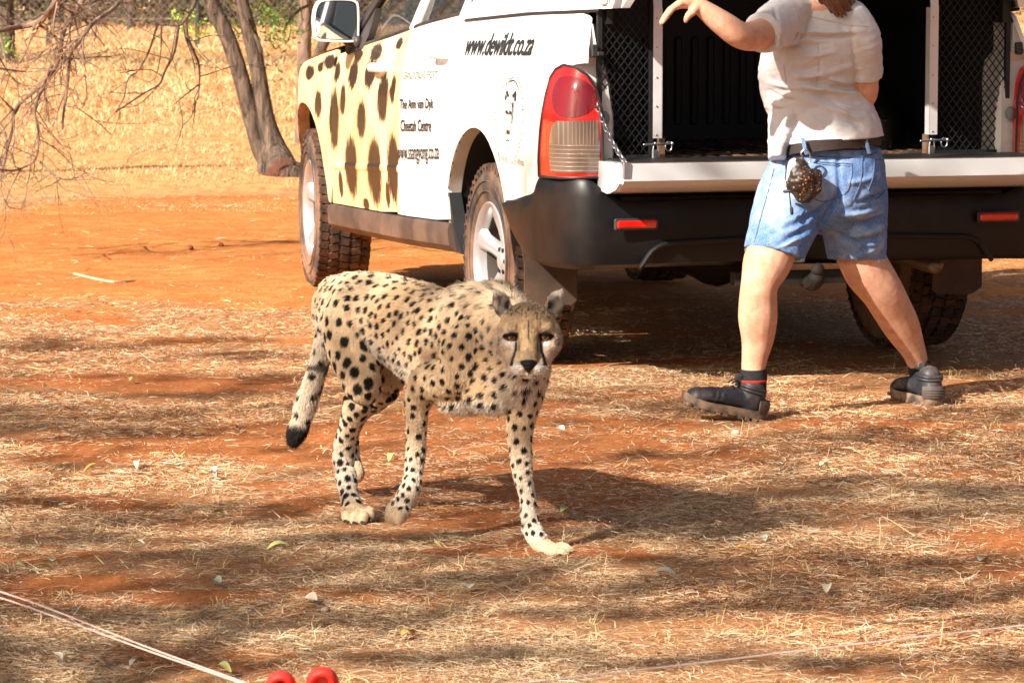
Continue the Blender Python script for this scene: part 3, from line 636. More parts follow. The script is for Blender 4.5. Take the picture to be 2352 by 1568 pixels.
m = MB(); m.lathe([(.20, -.10), (.33, -.10), (.36, -.06), (.36, .06), (.33, .10), (.20, .10), (.18, 0)], 40, 'z', (-.58, .02, .52), closed=True); m.build('spare_tyre', M_rubber, truck)
m = MB(); m.sweep([(-1.0, .02, .37), (-1.08, .02, .36), (-1.12, .02, .38)], .03, n=10); m.ball((-1.13, .02, .41), .025); m.box((-1.06, -.25, .355), (-1.0, .30, .40)); m.build('tow_hitch', M_dark, truck)
for sd in (1, -1):
    m = MB(); m.prism([(.70, .56), (.70, .262), (.72, .245), (.86, .245), (.90, .27), (.90, .40), (.93, .56)], lambda a, b, d: (d, sd * a, b), -.47, -.462); m.build('mud_flap', simple('brown_mud_flap', (.055, .035, .025), .7, 0, .3, 8, dirt=((.16, .09, .055), .4, .75)), truck)

# wheels
def wheel(x, sd, steer=0.):
    M = Matrix.Translation((x, sd * .785, .372)) @ Matrix.Rotation(math.radians(steer), 4, 'Z')
    e = empty('wheel'); e.parent = truck; e.matrix_local = M
    W = .1125; R = .372
    prof = [(.215, -W + .01), (.235, -W - .004), (.28, -W - .012), (.325, -W - .008), (.348, -W + .006), (.358, -W + .022), (.360, 0), (.358, W - .022), (.348, W - .006), (.325, W + .008), (.28, W + .012), (.235, W + .004), (.215, W - .01)]
    m = MB(); m.lathe(prof, 64, 'y')
    for rr in (.262, .300): m.lathe([(rr - .004, W + .010), (rr, W + .0155), (rr + .004, W + .011)], 64, 'y') if sd > 0 else m.lathe([(rr - .004, -W - .010), (rr, -W - .0155), (rr + .004, -W - .011)], 64, 'y')
    ty = m.build('tyre', M_rubber, e, auto=40)
    m = MB(); N = 54
    for i in range(N):
        a = 2 * math.pi * i / N
        for c, (y, wd, hh) in enumerate(((-.099, .020, .37), (-.052, .020, .374), (0, .019, .375), (.052, .020, .374), (.099, .020, .37))):
            aa = a + (math.pi / N if c % 2 else 0) + (.01 if c == 2 else 0); T = Matrix.Rotation(-aa, 4, 'Y') @ Matrix.Rotation(.22 * (1 if c % 2 else -1), 4, 'X')
            m.box((.352, y - wd, -.0165), (hh - (.004 if abs(y) > .09 else 0), y + wd, .0165), M=T)
        for s2 in (-1, 1):
            T = Matrix.Rotation(-(a + (.5 if i % 2 else 0) * 2 * math.pi / N * .3), 4, 'Y'); m.box((.330, s2 * (W + .001) - .006, -.012), (.366, s2 * (W - .004) + .006, .012), M=T)
    m.build('tyre_tread', M_rubbert, e, smooth=False, kind='stuff')
    f = sd  # outer face direction
    m = MB(); m.lathe([(.197, f * .07), (.194, f * -.06), (.215, f * -.105)], 48, 'y'); m.build('rim_barrel', simple('rim_barrel_dark', (.12, .10, .09), .5, .3) if 'rim_barrel_dark' not in bpy.data.materials else bpy.data.materials['rim_barrel_dark'], e)
    m = MB(); m.lathe([(.216, f * .105), (.224, f * .113), (.218, f * .118), (.206, f * .108), (.200, f * .09), (.197, f * .07)], 48, 'y')
    rim = m.build('rim', M_alloy, e, auto=40)
    m = MB(); m.lathe([(.0001, f * -.02), (.12, f * -.02), (.17, f * -.03)], 32, 'y'); m.build('brake_disc', simple('brake_dark', (.08, .065, .055), .6, .6), e)
    for i in range(5):
        a = 2 * math.pi * i / 5 + .35; m = MB(); V = []; F = []
        # spoke: wide at the hub and flared towards the rim
        prof5 = [(.035, .030, .060), (.075, .034, .062), (.12, .030, .075), (.165, .034, .092), (.206, .052, .103)]
        for r, w, y in prof5:
            for q, dy in ((-1, -.024), (-.85, -.004), (-.35, .006), (0, .001), (.35, .006), (.85, -.004), (1, -.024)):
                V.append((r * math.cos(a) - w * q * math.sin(a), f * (y + dy), r * math.sin(a) + w * q * math.cos(a)))
        F = [(i2 * 7 + j, i2 * 7 + j + 1, (i2 + 1) * 7 + j + 1, (i2 + 1) * 7 + j) for i2 in range(4) for j in range(6)]; m.add(V, F); m.build('spoke', M_alloy, e, auto=50)
    m = MB(); m.lathe([(.0001, f * .078), (.026, f * .078), (.032, f * .072), (.05, f * .066), (.06, f * .045)], 24, 'y'); m.build('hub_cap', M_alloy, e)
    m = MB()
    for i in range(6): a = 2 * math.pi * i / 6; m.lathe([(.0001, f * .074), (.008, f * .073), (.009, f * .06)], 8, 'y', (.046 * math.cos(a), 0, .046 * math.sin(a)))
    m.build('wheel_nuts', M_dark, e, kind='stuff')
wheel(0, 1); wheel(3.06, 1, -5); wheel(0, -1); wheel(3.06, -1, -5)

# lettering on the flank
def flank_text(s, x0, z0, w, h, mat=M_ink, bold=.0, slant=0., parent=truck, rot=0., name='lettering', bend=None, sx=1.):
    c = bpy.data.curves.new('t', 'FONT'); c.body = s; c.size = 1; c.offset = bold; c.resolution_u = 3; c.fill_mode = 'FRONT'; c.shear = slant
    o = obj('t', c); dg = bpy.context.evaluated_depsgraph_get(); me = bpy.data.meshes.new_from_object(o.evaluated_get(dg)); bpy.data.objects.remove(o)
    v, _ = arrays(me); lo, hi = v.min(0), v.max(0); a = (v[:, 0] - lo[0]) / (hi[0] - lo[0]) * w; b = (v[:, 1] - lo[1]) / (hi[1] - lo[1]) * h
    if bend: a, b = bend(a, b)
    X = x0 - a; Zz = z0 + b + rot * a; me.name = name
    set_co(me, np.stack([X, Yp(X, Zz) + .0035, Zz], 1)); return obj(name, me, parent, mat)
flank_text('www.dewildt.co.za', .385, 1.132, .90, .086, M_ink, .02, .0, rot=.022)
flank_text('The Ann van Dyk', 1.235, .884, .54, .054, M_ink, .022, rot=.042)
flank_text('Cheetah Centre', 1.21, .806, .49, .050, M_ink, .022, rot=.042)
flank_text('www.ssangyong.co.za', 1.27, .668, .67, .064, M_ink, .012, rot=.055)
flank_text('SSANGYONG SUPPORTS', 1.22, 1.018, .53, .032, M_ink2, .008, rot=.035)
flank_text('De Wildt - South Africa', -.245, .760, .34, .026, M_ink2, 0.)
# round emblem: ring, ring lettering and a cheetah's face
LX, LZ = -.375, .945
def flank_line(pts, w, mat, name='emblem_line', close=False, parent=None):
    P = np.array(pts, float); T = np.gradient(P, axis=0); T /= np.linalg.norm(T, axis=1)[:, None] + 1e-9; N = np.stack([-T[:, 1], T[:, 0]], 1) * np.broadcast_to(np.array(w), (len(P),))[:, None] / 2
    A, B = P + N, P - N; V = [(x, float(Yp(x, z)) + .0045, z) for x, z in np.concatenate([A, B])]; n = len(P); m = MB(); m.add(V, [(i, i + 1, n + i + 1, n + i) for i in range(n - 1)]); return m
emb = MB()
for rx, rz, w, a0, a1 in ((.125, .105, .004, 10, 170),):
    a = np.radians(np.linspace(a0, a1, 50)); l = flank_line(np.stack([LX + rx * np.cos(a), LZ + rz * np.sin(a) + .01], 1), w, M_ink); emb.add(l.v[0], l.f)
FACE = [([(-.035, .075), (-.045, .03), (-.042, -.02), (-.02, -.10), (0, -.125), (.02, -.10), (.038, -.02), (.05, .03), (.035, .075)], .003), ([(-.055, .055), (-.05, .085), (-.025, .07)], .012), ([(.055, .055), (.05, .085), (.022, .07)], .014), ([(-.03, .005), (-.018, .012), (-.008, .002)], .012), ([(.03, .005), (.018, .012), (.008, .002)], .012),
        ([(-.012, -.0), (-.018, -.04), (-.022, -.075)], .005), ([(.012, -.0), (.02, -.04), (.024, -.075)], .005), ([(-.012, -.062), (0, -.066), (.012, -.062)], .016), ([(0, -.07), (0, -.095), (-.014, -.10)], .004), ([(0, -.095), (.014, -.10)], .004), ([(.035, .05), (.045, .0), (.038, -.03)], .010), ([(-.02, .05), (-.025, .03)], .006), ([(0, .055), (0, .03)], .005), ([(.02, .05), (.022, .03)], .006), ([(-.01, .065), (-.012, .045)], .004), ([(.01, .065), (.012, .045)], .004)]
for pts, w in FACE:
    p = spl([(LX - a * 1.15, LZ - .01 + b * .95) for a, b in pts], 4); l = flank_line(p, w * (1 + .3 * np.sin(np.arange(len(p)) * 1.7)), M_ink); emb.add(l.v[0], l.f)
emb.build('emblem', M_ink, truck, smooth=False)
flank_text('The Ann van Dyk Cheetah Centre', LX + .0, LZ, .82, .024, M_ink2, 0., name='emblem_lettering',
    bend=lambda a, b: ((lambda th, r: (r * np.cos(th), r * .86 * np.sin(th) - .03))(math.pi * (1.32 - 1.64 * a / .82), .168 + b)))

# ------------------------------------------------------------------ the cheetah
t = NT('cheetah_coat'); c = t.attr('coat'); t.set(col=t.mix(t.ramp(t.noise(240, 3), [(.3, 0.), (.7, .25)]), c, t.mix(1., c, (.72, .66, .6), 'MULTIPLY')), rough=.75, spec=.15, sheen=.0); M_coat = t.m
t = NT('cheetah_fur'); t.set(col=t.attr('coat'), rough=.6, spec=.25); M_fur = t.m
cheetah = empty('cheetah', tuple(gnd(1060, 1230)), label='spotted cheetah walking forward on dry grass with head lowered', category='cheetah')
C0 = np.array(cheetah.location)
SK = []; cb = MB()
def seg(lab, rows, ell=None, up=(0, 0, 1), n=16):
    """rows: (u, v, depth, radius[, radius2])"""
    P = np.array([at(r[0], r[1], r[2]) for r in rows]); R = np.array([r[3] for r in rows]); Q = np.array([r[4] if len(r) > 4 else r[3] for r in rows])
    cb.sweep(P, R, Q, up=up, n=n, sub=5); p, r, q = cb.last
    for i in range(0, len(p), 2): SK.append((*p[i], max(r[i], q[i]) * .9, lab, i / max(1, len(p) - 1)))
def blob(lab, u, v, Y, r, M=None):
    cb.ball(at(u, v, Y), r, 18, M); SK.append((*at(u, v, Y), float(np.min(r)), lab, .5))
TOR, NCK, HED, FLG, HLG, TAL, PAW = range(7)
seg(TOR, [(778, 706, 9.12, .070, .086), (815, 716, 9.03, .090, .103), (860, 722, 8.96, .094, .108), (900, 730, 8.92, .095, .113), (970, 764, 8.80, .100, .128), (1040, 800, 8.68, .112, .146), (1100, 806, 8.58, .115, .152), (1150, 826, 8.49, .110, .130), (1185, 846, 8.43, .085, .100)])
blob(TOR, 815, 735, 8.955, (.075, .08, .10)); blob(TOR, 845, 735, 9.10, (.07, .07, .10)); blob(TOR, 758, 722, 9.10, (.045, .05, .06))
blob(TOR, 1108, 706, 8.57, (.062, .070, .060)); blob(TOR, 1142, 690, 8.54, (.052, .055, .044)); blob(TOR, 1075, 900, 8.52, (.10, .07, .055)); blob(TOR, 1140, 900, 8.45, (.09, .07, .055))
blob(TOR, 1214, 890, 8.43, (.036, .05, .075)); blob(TOR, 1050, 750, 8.67, (.12, .08, .09)); blob(TOR, 1085, 790, 8.52, (.08, .06, .13)); blob(TOR, 985, 800, 8.70, (.07, .05, .09))
seg(NCK, [(1090, 748, 8.58, .105), (1130, 745, 8.50, .096), (1168, 758, 8.43, .078), (1203, 775, 8.34, .062)])
seg(NCK, [(1130, 860, 8.48, .08), (1165, 838, 8.44, .080), (1200, 825, 8.39, .062)])
# fore legs
seg(FLG, [(1095, 730, 8.50, .045, .060), (1078, 800, 8.46, .055, .075), (1050, 860, 8.46, .052), (985, 880, 8.52, .047), (962, 920, 8.54, .0335), (958, 960, 8.55, .0275), (957, 1000, 8.55, .0255), (955, 1045, 8.54, .0245), (951, 1088, 8.53, .0235), (946, 1120, 8.51, .026), (932, 1145, 8.52, .025), (918, 1165, 8.53, .0255)])
seg(PAW, [(925, 1155, 8.53, .025), (912, 1174, 8.53, .029), (908, 1182, 8.52, .026)])
for u, v, Y in ((896, 1184, 8.53), (906, 1190, 8.50), (918, 1190, 8.49), (928, 1182, 8.50)): cb.sweep([at(u + 5, v - 16, Y), at(u, v, Y), at(u - 1, v + 6, Y)], [.013, .0135, .011], n=10, sub=3)
seg(FLG, [(1205, 820, 8.44, .050, .07), (1208, 880, 8.44, .048, .06), (1200, 930, 8.43, .042), (1196, 965, 8.42, .036), (1194, 1005, 8.41, .030), (1196, 1045, 8.40, .0275), (1201, 1091, 8.39, .0235), (1210, 1137, 8.385, .0185), (1215, 1175, 8.38, .0195), (1221, 1210, 8.37, .0225), (1236, 1238, 8.36, .024)])
seg(PAW, [(1236, 1242, 8.36, .024, .022), (1262, 1262, 8.345, .029, .019), (1280, 1268, 8.33, .029, .019)])
for u, v, Y in ((1278, 1274, 8.29), (1297, 1274, 8.29), (1306, 1268, 8.32), (1304, 1262, 8.36)): cb.sweep([at(u - 20, v - 8, Y + .015), at(u - 6, v - 4, Y), at(u + 3, v + 1, Y)], [.011, .0155, .012], [.012, .0135, .010], n=10, sub=3)
# hind legs
seg(HLG, [(808, 740, 8.97, .080, .10), (812, 800, 8.94, .068, .085), (825, 850, 8.90, .055, .062), (832, 892, 8.88, .046), (818, 935, 8.90, .037), (803, 980, 8.95, .0285), (793, 1020, 8.99, .0265), (789, 1055, 9.0, .0265), (795, 1095, 8.98, .0255), (802, 1135, 8.95, .0245), (810, 1163, 8.92, .0265)])
seg(PAW, [(810, 1165, 8.92, .027), (818, 1182, 8.89, .032, .024), (824, 1188, 8.86, .032, .022)])
for u, v, Y in ((797, 1192, 8.85), (815, 1196, 8.82), (833, 1195, 8.81), (847, 1188, 8.84)): cb.sweep([at(u - 3, v - 16, Y + .04), at(u - 1, v - 8, Y + .01), at(u, v, Y)], [.012, .0155, .012], [.012, .0145, .011], n=10, sub=3)
seg(HLG, [(868, 765, 9.10, .08, .09), (885, 830, 9.07, .062, .07), (893, 872, 9.04, .043), (882, 898, 9.06, .038), (858, 918, 9.13, .032), (828, 945, 9.22, .027), (806, 985, 9.30, .024), (803, 1010, 9.33, .023), (808, 1045, 9.33, .021), (812, 1070, 9.32, .023)])
seg(PAW, [(812, 1068, 9.32, .023), (817, 1084, 9.29, .026), (819, 1090, 9.27, .022)])
# tail
seg(TAL, [(768, 700, 9.13, .035), (755, 745, 9.16, .028), (742, 800, 9.18, .0225), (730, 845, 9.19, .0235), (715, 890, 9.2, .0245), (703, 930, 9.2, .0245), (692, 965, 9.2, .024), (682, 992, 9.2, .026), (676, 1008, 9.2, .020)], n=14)
# head, in millimetres round the point between the eyes; x right, y up, z towards the viewer
HC = at(1213.4, 772.4, 8.14); a6 = math.radians(6)
HM = np.array(((1, 0, 0), (0, math.sin(a6), -math.cos(a6)), (0, math.cos(a6), math.sin(a6)))).T / 1000  # rows: x, y, z axes
def hd(x, y, z): return HC + np.array((x, y, z)) @ HM
HR = Matrix(((1, 0, 0), (0, math.sin(a6), -math.cos(a6)), (0, math.cos(a6), math.sin(a6))))
HRl = np.array([[1, 0, 0], [0, math.sin(a6), -math.cos(a6)], [0, math.cos(a6), math.sin(a6)]])
def hball(x, y, z, rx, ry, rz, rot=0.):
    R = HRl @ np.array([[math.cos(rot), -math.sin(rot), 0], [math.sin(rot), math.cos(rot), 0], [0, 0, 1]])
    cb.ball(hd(x, y, z), np.array((rx, ry, rz)) / 1000, 20, R)
def hsw(rows, n=14): cb.sweep([hd(*r[:3]) for r in rows], [r[3] / 1000 for r in rows], [(r[4] if len(r) > 4 else r[3]) / 1000 for r in rows], up=tuple(HM[1] * 1000), n=n, sub=4)
hball(0, 28, -8, 68, 54, 70); hball(0, 5, 0, 64, 62, 52)                      # skull
for s in (-1, 1):
    hball(s * 42, -4, 4, 38, 52, 40); hball(s * 34, -44, 22, 26, 38, 34, -s * .25)      # cheeks
    hball(s * 34, 23, 40, 23, 13, 17, s * .12); hball(s * 46, -24, 36, 20, 15, 16)       # brow, cheekbone
    hball(s * 18, -76, 74, 22, 17, 24); hball(s * 26, -70, 62, 17, 19, 22)      # whisker pads
hsw([(0, 48, 34, 30, 20), (0, 20, 48, 24, 18), (0, -10, 60, 20, 17), (0, -38, 74, 19, 17), (0, -56, 84, 19, 15)])    # bridge
hball(0, -62, 88, 20, 9, 12); hball(0, -72, 90, 12, 11, 11); hball(0, -88, 66, 20, 13, 24); hball(0, -60, 50, 34, 30, 34)
for s, tx, ty in ((-1, -76, 107), (1, 77, 111)):   # ears: cupped shells
    o = s
    hball(s * 63, 77, -18, 22, 33, 9, -s * .34); hball(s * 74, 96, -16, 9, 17, 7, -s * .42); hball(s * 78, 106, -15, 4.5, 9, 5, -s * .45); hball(s * 56, 62, -22, 22, 18, 12)
    for k in ():
        bx = s * 62 + k * 19 * (1); by = 64 - s * k * 13 * 1.0; zz = -22 - 12 * (1 - k * k)
        cb.sweep([hd(bx - s * 2, by - 14, zz + 4), hd(bx + (tx - s * 60) * .35 + 0, by + 10, zz + 1), hd(tx - (tx - bx) * .42, ty - 20 - 8 * abs(k), zz + 1), hd(tx - (tx - bx) * .12, ty - 2 - 3 * abs(k), zz + 5)], [.006, .0055, .0045, .0028], n=8, sub=3)
SK.append((*hd(0, 0, 0), .075, HED, .5)); SK.append((*hd(0, -60, 50), .04, HED, .5)); SK.append((*hd(-65, 80, -20), .03, HED, .5)); SK.append((*hd(65, 80, -20), .03, HED, .5)); SK.append((*hd(0, 40, -10), .07, HED, .5)); SK.append((*hd(0, -80, 75), .03, HED, .5))
SKa = np.array([s[:4] for s in SK]); SL = np.array([s[4] for s in SK]); ST = np.array([s[5] for s in SK])
def labels(P):
    L = np.empty(len(P), int); T = np.empty(len(P))
    for i in range(0, len(P), 20000):
        q = np.linalg.norm(P[i:i + 20000, None] - SKa[None, :, :3], axis=2) - SKa[None, :, 3]; k = q.argmin(1); L[i:i + 20000] = SL[k]; T[i:i + 20000] = ST[k]
    return L, T
cme = voxel(cb, 'body', .0032, 0)
V, N = arrays(cme)
hloc = (V - HC) @ np.linalg.inv(HM)
hmask = ((np.abs(hloc[:, 0]) < 95) & (hloc[:, 1] > -112) & (hloc[:, 1] < 125) & (hloc[:, 2] > -40)).astype(float)
L, T = labels(V); pk = (L == PAW) * .92; lg_ = np.isin(L, (FLG, HLG, TAL)) * .45
V = lap(cme, 34, .5, 1 - np.maximum(np.maximum(hmask * .97, pk), lg_)); V = lap(cme, 2, .4)
V, N = arrays(cme)
ec = np.zeros(len(V)); 
for s_ in (-1, 1): ec = np.maximum(ec, np.exp(-(((hloc[:, 0] - s_ * 66) / 11) ** 2 + ((hloc[:, 1] - 80) / 18) ** 2) * 1.3) * (N[:, 1] < -.3) * (hloc[:, 2] > -32))
V = V + np.outer(ec * .009, -HM[2] * 1000); set_co(cme, V); lap(cme, 1, .4); V, N = arrays(cme)
# muscles and skin relief
d = (noise(V, 14, 40) - .5) * .006 + (noise(V, 34, 41) - .5) * .0025
V = V + N * (d * (1 - hmask * .85))[:, None]; set_co(cme, V); V, N = arrays(cme)
L, T = labels(V)
BACKW = at(760, 700, 9.1) - at(1130, 740, 8.5); BACKW /= np.linalg.norm(BACKW)
def flow(P, N_, L_):
    f = np.tile(BACKW * .9 + np.array((0, 0, -.55)), (len(P), 1)); lg = (L_ == FLG) | (L_ == HLG) | (L_ == TAL); f[lg] = (-.15, .05, -1); f[L_ == PAW] = (.2, -.5, -.8)
    nk = L_ == NCK; f[nk] = BACKW * .6 + np.array((0, .0, -.8))
    h = (P - HC) @ np.linalg.inv(HM); hm = L_ == HED
    rad = np.stack([h[:, 0] * .8, h[:, 1] + 55, -40 + 0 * h[:, 0]], 1); f[hm] = (rad @ (HM * 1000))[hm]
    f = f - N_ * (f * N_).sum(1)[:, None]; return f / (np.linalg.norm(f, axis=1)[:, None] + 1e-9)
FL = flow(V, N, L)
# spot centres: dart throwing, spacing by region
SP = {TOR: (.0265, .0085), NCK: (.0285, .0072), HED: (.5, .001), FLG: (.0265, .0074), HLG: (.029, .0094), TAL: (.040, .0085), PAW: (.2, .001)}
cand = rng.permutation(len(V))[:26000]; acc = []; ap = np.zeros((1500, 3)); an = np.zeros((1500, 3)); cnt = 0
LOWZ = V[:, 2]
for i in cand:
    l = L[i]
    if l in (HED, PAW) or (hmask[i] and hloc[i, 2] > -25): continue
    s = SP[l][0] * (.80 if l in (FLG, HLG) and V[i, 2] < .25 else 1.) * (1.15 if l == HLG and V[i, 2] > .3 else 1)
    if l == FLG and V[i, 2] > .33: s = SP[TOR][0] * .95
    if N[i, 2] < -.55 and l in (TOR, NCK): continue
    dd = np.linalg.norm(ap[:cnt] - V[i], axis=1) + .02 * (1 - (an[:cnt] * N[i]).sum(1)).clip(0, 1)
    if cnt == 0 or dd.min() > s:
        ap[cnt] = V[i]; an[cnt] = N[i]; acc.append(i); cnt += 1
        if cnt >= 1500: break
# extra tiny spots between
sr = np.array([SP[L[i]][1] * (.82 if V[i, 2] < .25 and L[i] in (FLG, HLG) else 1.) * rng.uniform(.78, 1.18) * (1.25 if L[i] == HLG and V[i, 2] > .24 else 1) for i in acc]); sp_ = V[acc]; sn = N[acc]
sdir = FL[acc]
ex = [i for i in cand[:6000] if L[i] in (TOR, HLG) and N[i, 2] > -.4][:420]
sp_ = np.vstack([sp_, V[ex]]); sn = np.vstack([sn, N[ex]]); sdir = np.vstack([sdir, FL[ex]]); sr = np.r_[sr, rng.uniform(.0012, .0028, len(ex))]
# forehead flecks
hf = [i for i in rng.permutation(np.where((hmask > 0) & (hloc[:, 1] > 40) & (hloc[:, 1] < 92) & (np.abs(hloc[:, 0]) < 50) & (hloc[:, 2] > -25))[0])[:150]]
sp_ = np.vstack([sp_, V[hf]]); sn = np.vstack([sn, N[hf]]); sdir = np.vstack([sdir, FL[hf]]); sr = np.r_[sr, rng.uniform(.0013, .0029, len(hf))]
VI = None
def spotq(P, N_, near=None):
    global VI
    out = np.full(len(P), 9.)
    if near is not None:
        for i in near:
            k = VI[i]; D = P - sp_[k]; al = (D * sdir[k]).sum(1); q = np.sqrt(np.maximum((D ** 2).sum(1) - .30 * al ** 2, 0)) / sr[k] + 3 * ((N_ * sn[k]).sum(1) < -.1); out = np.minimum(out, q)
        return out
    VI = np.zeros(len(P), int)
    for i in range(0, len(P), 8000):
        D = P[i:i + 8000, None] - sp_[None]; al = (D * sdir[None]).sum(2); q = np.sqrt(np.maximum((D ** 2).sum(2) - .30 * al ** 2, 0)) / sr[None]
        q += 3 * ((N_[i:i + 8000] @ sn.T) < -.1); out[i:i + 8000] = q.min(1); VI[i:i + 8000] = q.argmin(1)
    return out
def lerp(a, b, t_): return a + (np.asarray(b, float) - a) * np.asarray(t_)[:, None]
def coat(P, N_, L_, T_, near=None):
    n1 = fbm(P, 30, 2, 50); n2 = noise(P, 9, 52)
    c = np.tile(np.array((.80, .58, .35)), (len(P), 1))
    c = lerp(c, (.88, .72, .52), sstep(.35, .7, n2) * .65)
    under = sstep(.15, -.65, N_[:, 2]); c = lerp(c, (.86, .78, .68), under * np.isin(L_, (TOR, NCK)))
    c = lerp(c, (.84, .74, .60), (np.isin(L_, (NCK,)) & (P[:, 2] < .56)) * .6); c = lerp(c, (.90, .74, .54), (L_ == NCK) * .5)
    leg = np.isin(L_, (FLG, HLG)); c = lerp(c, (.84, .68, .47), leg * .7); c = lerp(c, (.88, .80, .70), leg * sstep(.36, .12, P[:, 2]) * .75)
    c = lerp(c, (.70, .55, .37), (L_ == PAW) * .9); c = lerp(c, (.70, .60, .48), (L_ == TAL) * .9)
    back = sstep(.5, .95, N_[:, 2]) * np.isin(L_, (TOR,)); c = lerp(c, (.70, .50, .31), back * .3)
    q = spotq(P, N_, near) + (n1 - .5) * .35; ink = 1 - sstep(.86, 1.12, q)
    # tail tip and rings, stripes inside the legs
    tl_ = L_ == TAL; ink = np.maximum(ink, tl_ * sstep(.455, .43, P[:, 2] * 1. + .02 * (n1 - .5) + .06) * 0)
    tz = P[:, 2]; tipz = at(682, 975, 9.2)[2]; ink = np.maximum(ink, tl_ * sstep(tipz + .012, tipz - .006, tz + (n1 - .5) * .02))
    ring = (np.abs(tz - (tipz + .10)) < .011) | (np.abs(tz - (tipz + .165)) < .009); ink = np.maximum(ink, tl_ * ring * .85 * (n2 > .3))
    c = lerp(c, (.012, .009, .008), ink * .99)
    # head
    h = (P - HC) @ np.linalg.inv(HM); x, y, z = h.T; ax = np.abs(x)
    hm = ((ax < 95) & (y > -108) & (y < 125) & (z > -60)).astype(float) * (L_ == HED)
    f = np.tile(np.array((.55, .385, .22)), (len(P), 1)); fn_ = fbm(P, 70, 2, 60)
    f = lerp(f, (.33, .235, .14), sstep(.42, .62, fn_) * .6)
    f = lerp(f, (.66, .52, .40), sstep(16, -8, y) * sstep(20, 34, ax) * .85)          # cheeks
    f = lerp(f, (.88, .85, .82), sstep(-8, -14, y) * sstep(-30, -18, y) * sstep(22, 28, ax) * sstep(54, 44, ax) * .9)  # below the eyes
    f = lerp(f, (.70, .64, .54), np.exp(-((y - 15 - ax * .05) / 5) ** 2) * sstep(24, 32, ax) * sstep(62, 52, ax) * .6)     # above the eyes
    f = lerp(f, (.36, .29, .22), sstep(52, 72, ax) * .75 * sstep(.3, .55, fn_)); f = lerp(f, (.45, .33, .2), sstep(50, 70, y) * .5)  # flecked outer cheeks, with edge shading painted in to part head from neck
    f = lerp(f, (.84, .80, .75), sstep(-62, -72, y) * sstep(12, 18, ax))             # muzzle
    f = lerp(f, (.82, .78, .72), sstep(-84, -88, y)); f = lerp(f, (.30, .23, .17), np.exp(-((y + 48) / 9) ** 2) * sstep(17, 6, ax) * .6)
    eye = ((ax - 40) / 17.5) ** 2 + ((y + 2 + (ax - 40) * .06) / 10.5) ** 2; k = (eye < 1) & (z > 15)
    dk = sstep(1.25, .9, eye) * (z > 10)
    dk = np.maximum(dk, sstep(3, 1.4, np.abs(y - 5 + (ax - 40) * .04 - 0)) * sstep(20, 24, ax) * sstep(60, 55, ax) * (z > 10))
    tx = np.interp(-y, [2, 15, 35, 52, 68], [27, 29, 30.5, 36, 39.5]); tw_ = np.interp(-y, [0, 20, 50, 68], [2.6, 2.4, 3.2, 4.2]); dk = np.maximum(dk, sstep(tw_ + .8, tw_ - .6, np.abs(ax - tx)) * (y < 2) * (y > -70) * (z > 0))
    dk = np.maximum(dk, .85 * sstep(3.0, 1.2, ax + np.abs(y - 15) * .03) * (y > -10) * (y < 38) * (z > 20))
    dk = np.maximum(dk, .85 * (np.exp(-(((ax - 28) / 3.) ** 2 + ((y - 25) / 8.) ** 2) * 1.2)))
    dk = np.maximum(dk, .8 * sstep(2.5, 1.2, np.abs(ax - 67 + (y + 10) * .12)) * (y < 2) * (y > -24))
    nose = (ax < np.interp(-y, [56, 60, 66, 78, 86], [12, 21, 20, 10, 2])) & (y < -57) & (y > -88) & (z > 40); dk = np.maximum(dk, nose * 1.)
    dk = np.maximum(dk, .85 * sstep(1.8, .6, np.abs(y + 91 + ax * .16)) * (ax < 44) * (z > 20)); dk = np.maximum(dk, .8 * (ax < 1.4) * (y < -84) * (y > -92))
    wl = np.abs(((y + 78 + ax * .1) % 5.) - 2.5) < .7; dk = np.maximum(dk, .35 * wl * (ax > 16) * (ax < 38) * (y < -66) * (y > -86))
    # ears
    ear = (y > 50) & (ax > 44 + (y - 50) * .1); f = np.where(ear[:, None], lerp(np.tile(np.array((.44, .38, .31)), (len(P), 1)), (.24, .20, .165), sstep(.35, .6, fbm(P, 70, 2, 61))), f)
    dk = np.maximum(dk, ear * np.exp(-(((ax - 50) / 8.5) ** 2 + ((y - 74) / 12.) ** 2)) * 1.5); dk = np.maximum(dk, ear * np.exp(-(((ax - 76) / 7.) ** 2 + ((y - 56) / 7.) ** 2)) * .8)
    f = lerp(f, (.66, .60, .52), ear * sstep(92, 104, y) * .8)
    f = lerp(f, (.022, .016, .014), np.clip(np.maximum(dk, ink * (y > 38) * .85), 0, 1) * .98)
    return c * (1 - hm[:, None]) + f * hm[:, None], hm, dk * hm
CC, HMm, DK = coat(V, N, L, T)
attr_col(cme, 'coat', CC); set_co(cme, V - C0)
cbody = obj('body', cme, cheetah, M_coat)
# fur
def furgen(count):
    nf = len(cme.polygons); Fv = np.empty(nf, np.int32); cme.polygons.foreach_get('loop_start', Fv); Ft = np.empty(nf, np.int32); cme.polygons.foreach_get('loop_total', Ft)
    lv = np.empty(len(cme.loops), np.int32); cme.loops.foreach_get('vertex_index', lv); ar = np.empty(nf); cme.polygons.foreach_get('area', ar)
    fi = rng.choice(nf, count, p=ar / ar.sum()); i0 = lv[Fv[fi]]; i1 = lv[Fv[fi] + 1]; i2 = lv[Fv[fi] + 2]; i3 = lv[Fv[fi] + np.minimum(Ft[fi] - 1, 3)]
    w = rng.dirichlet((1, 1, 1, 1), count)
    P = sum(V[i] * w[:, k:k + 1] for k, i in enumerate((i0, i1, i2, i3))); Nn = sum(N[i] * w[:, k:k + 1] for k, i in enumerate((i0, i1, i2, i3))); Nn /= np.linalg.norm(Nn, axis=1)[:, None] + 1e-9
    return P, Nn, L[i0], T[i0], FL[i0], (i0, i1, i2)
P, Nn, Lf, Tf, Ff, NR = furgen(340000)
h = (P - HC) @ np.linalg.inv(HM); x, y, z = h.T; ax = np.abs(x)
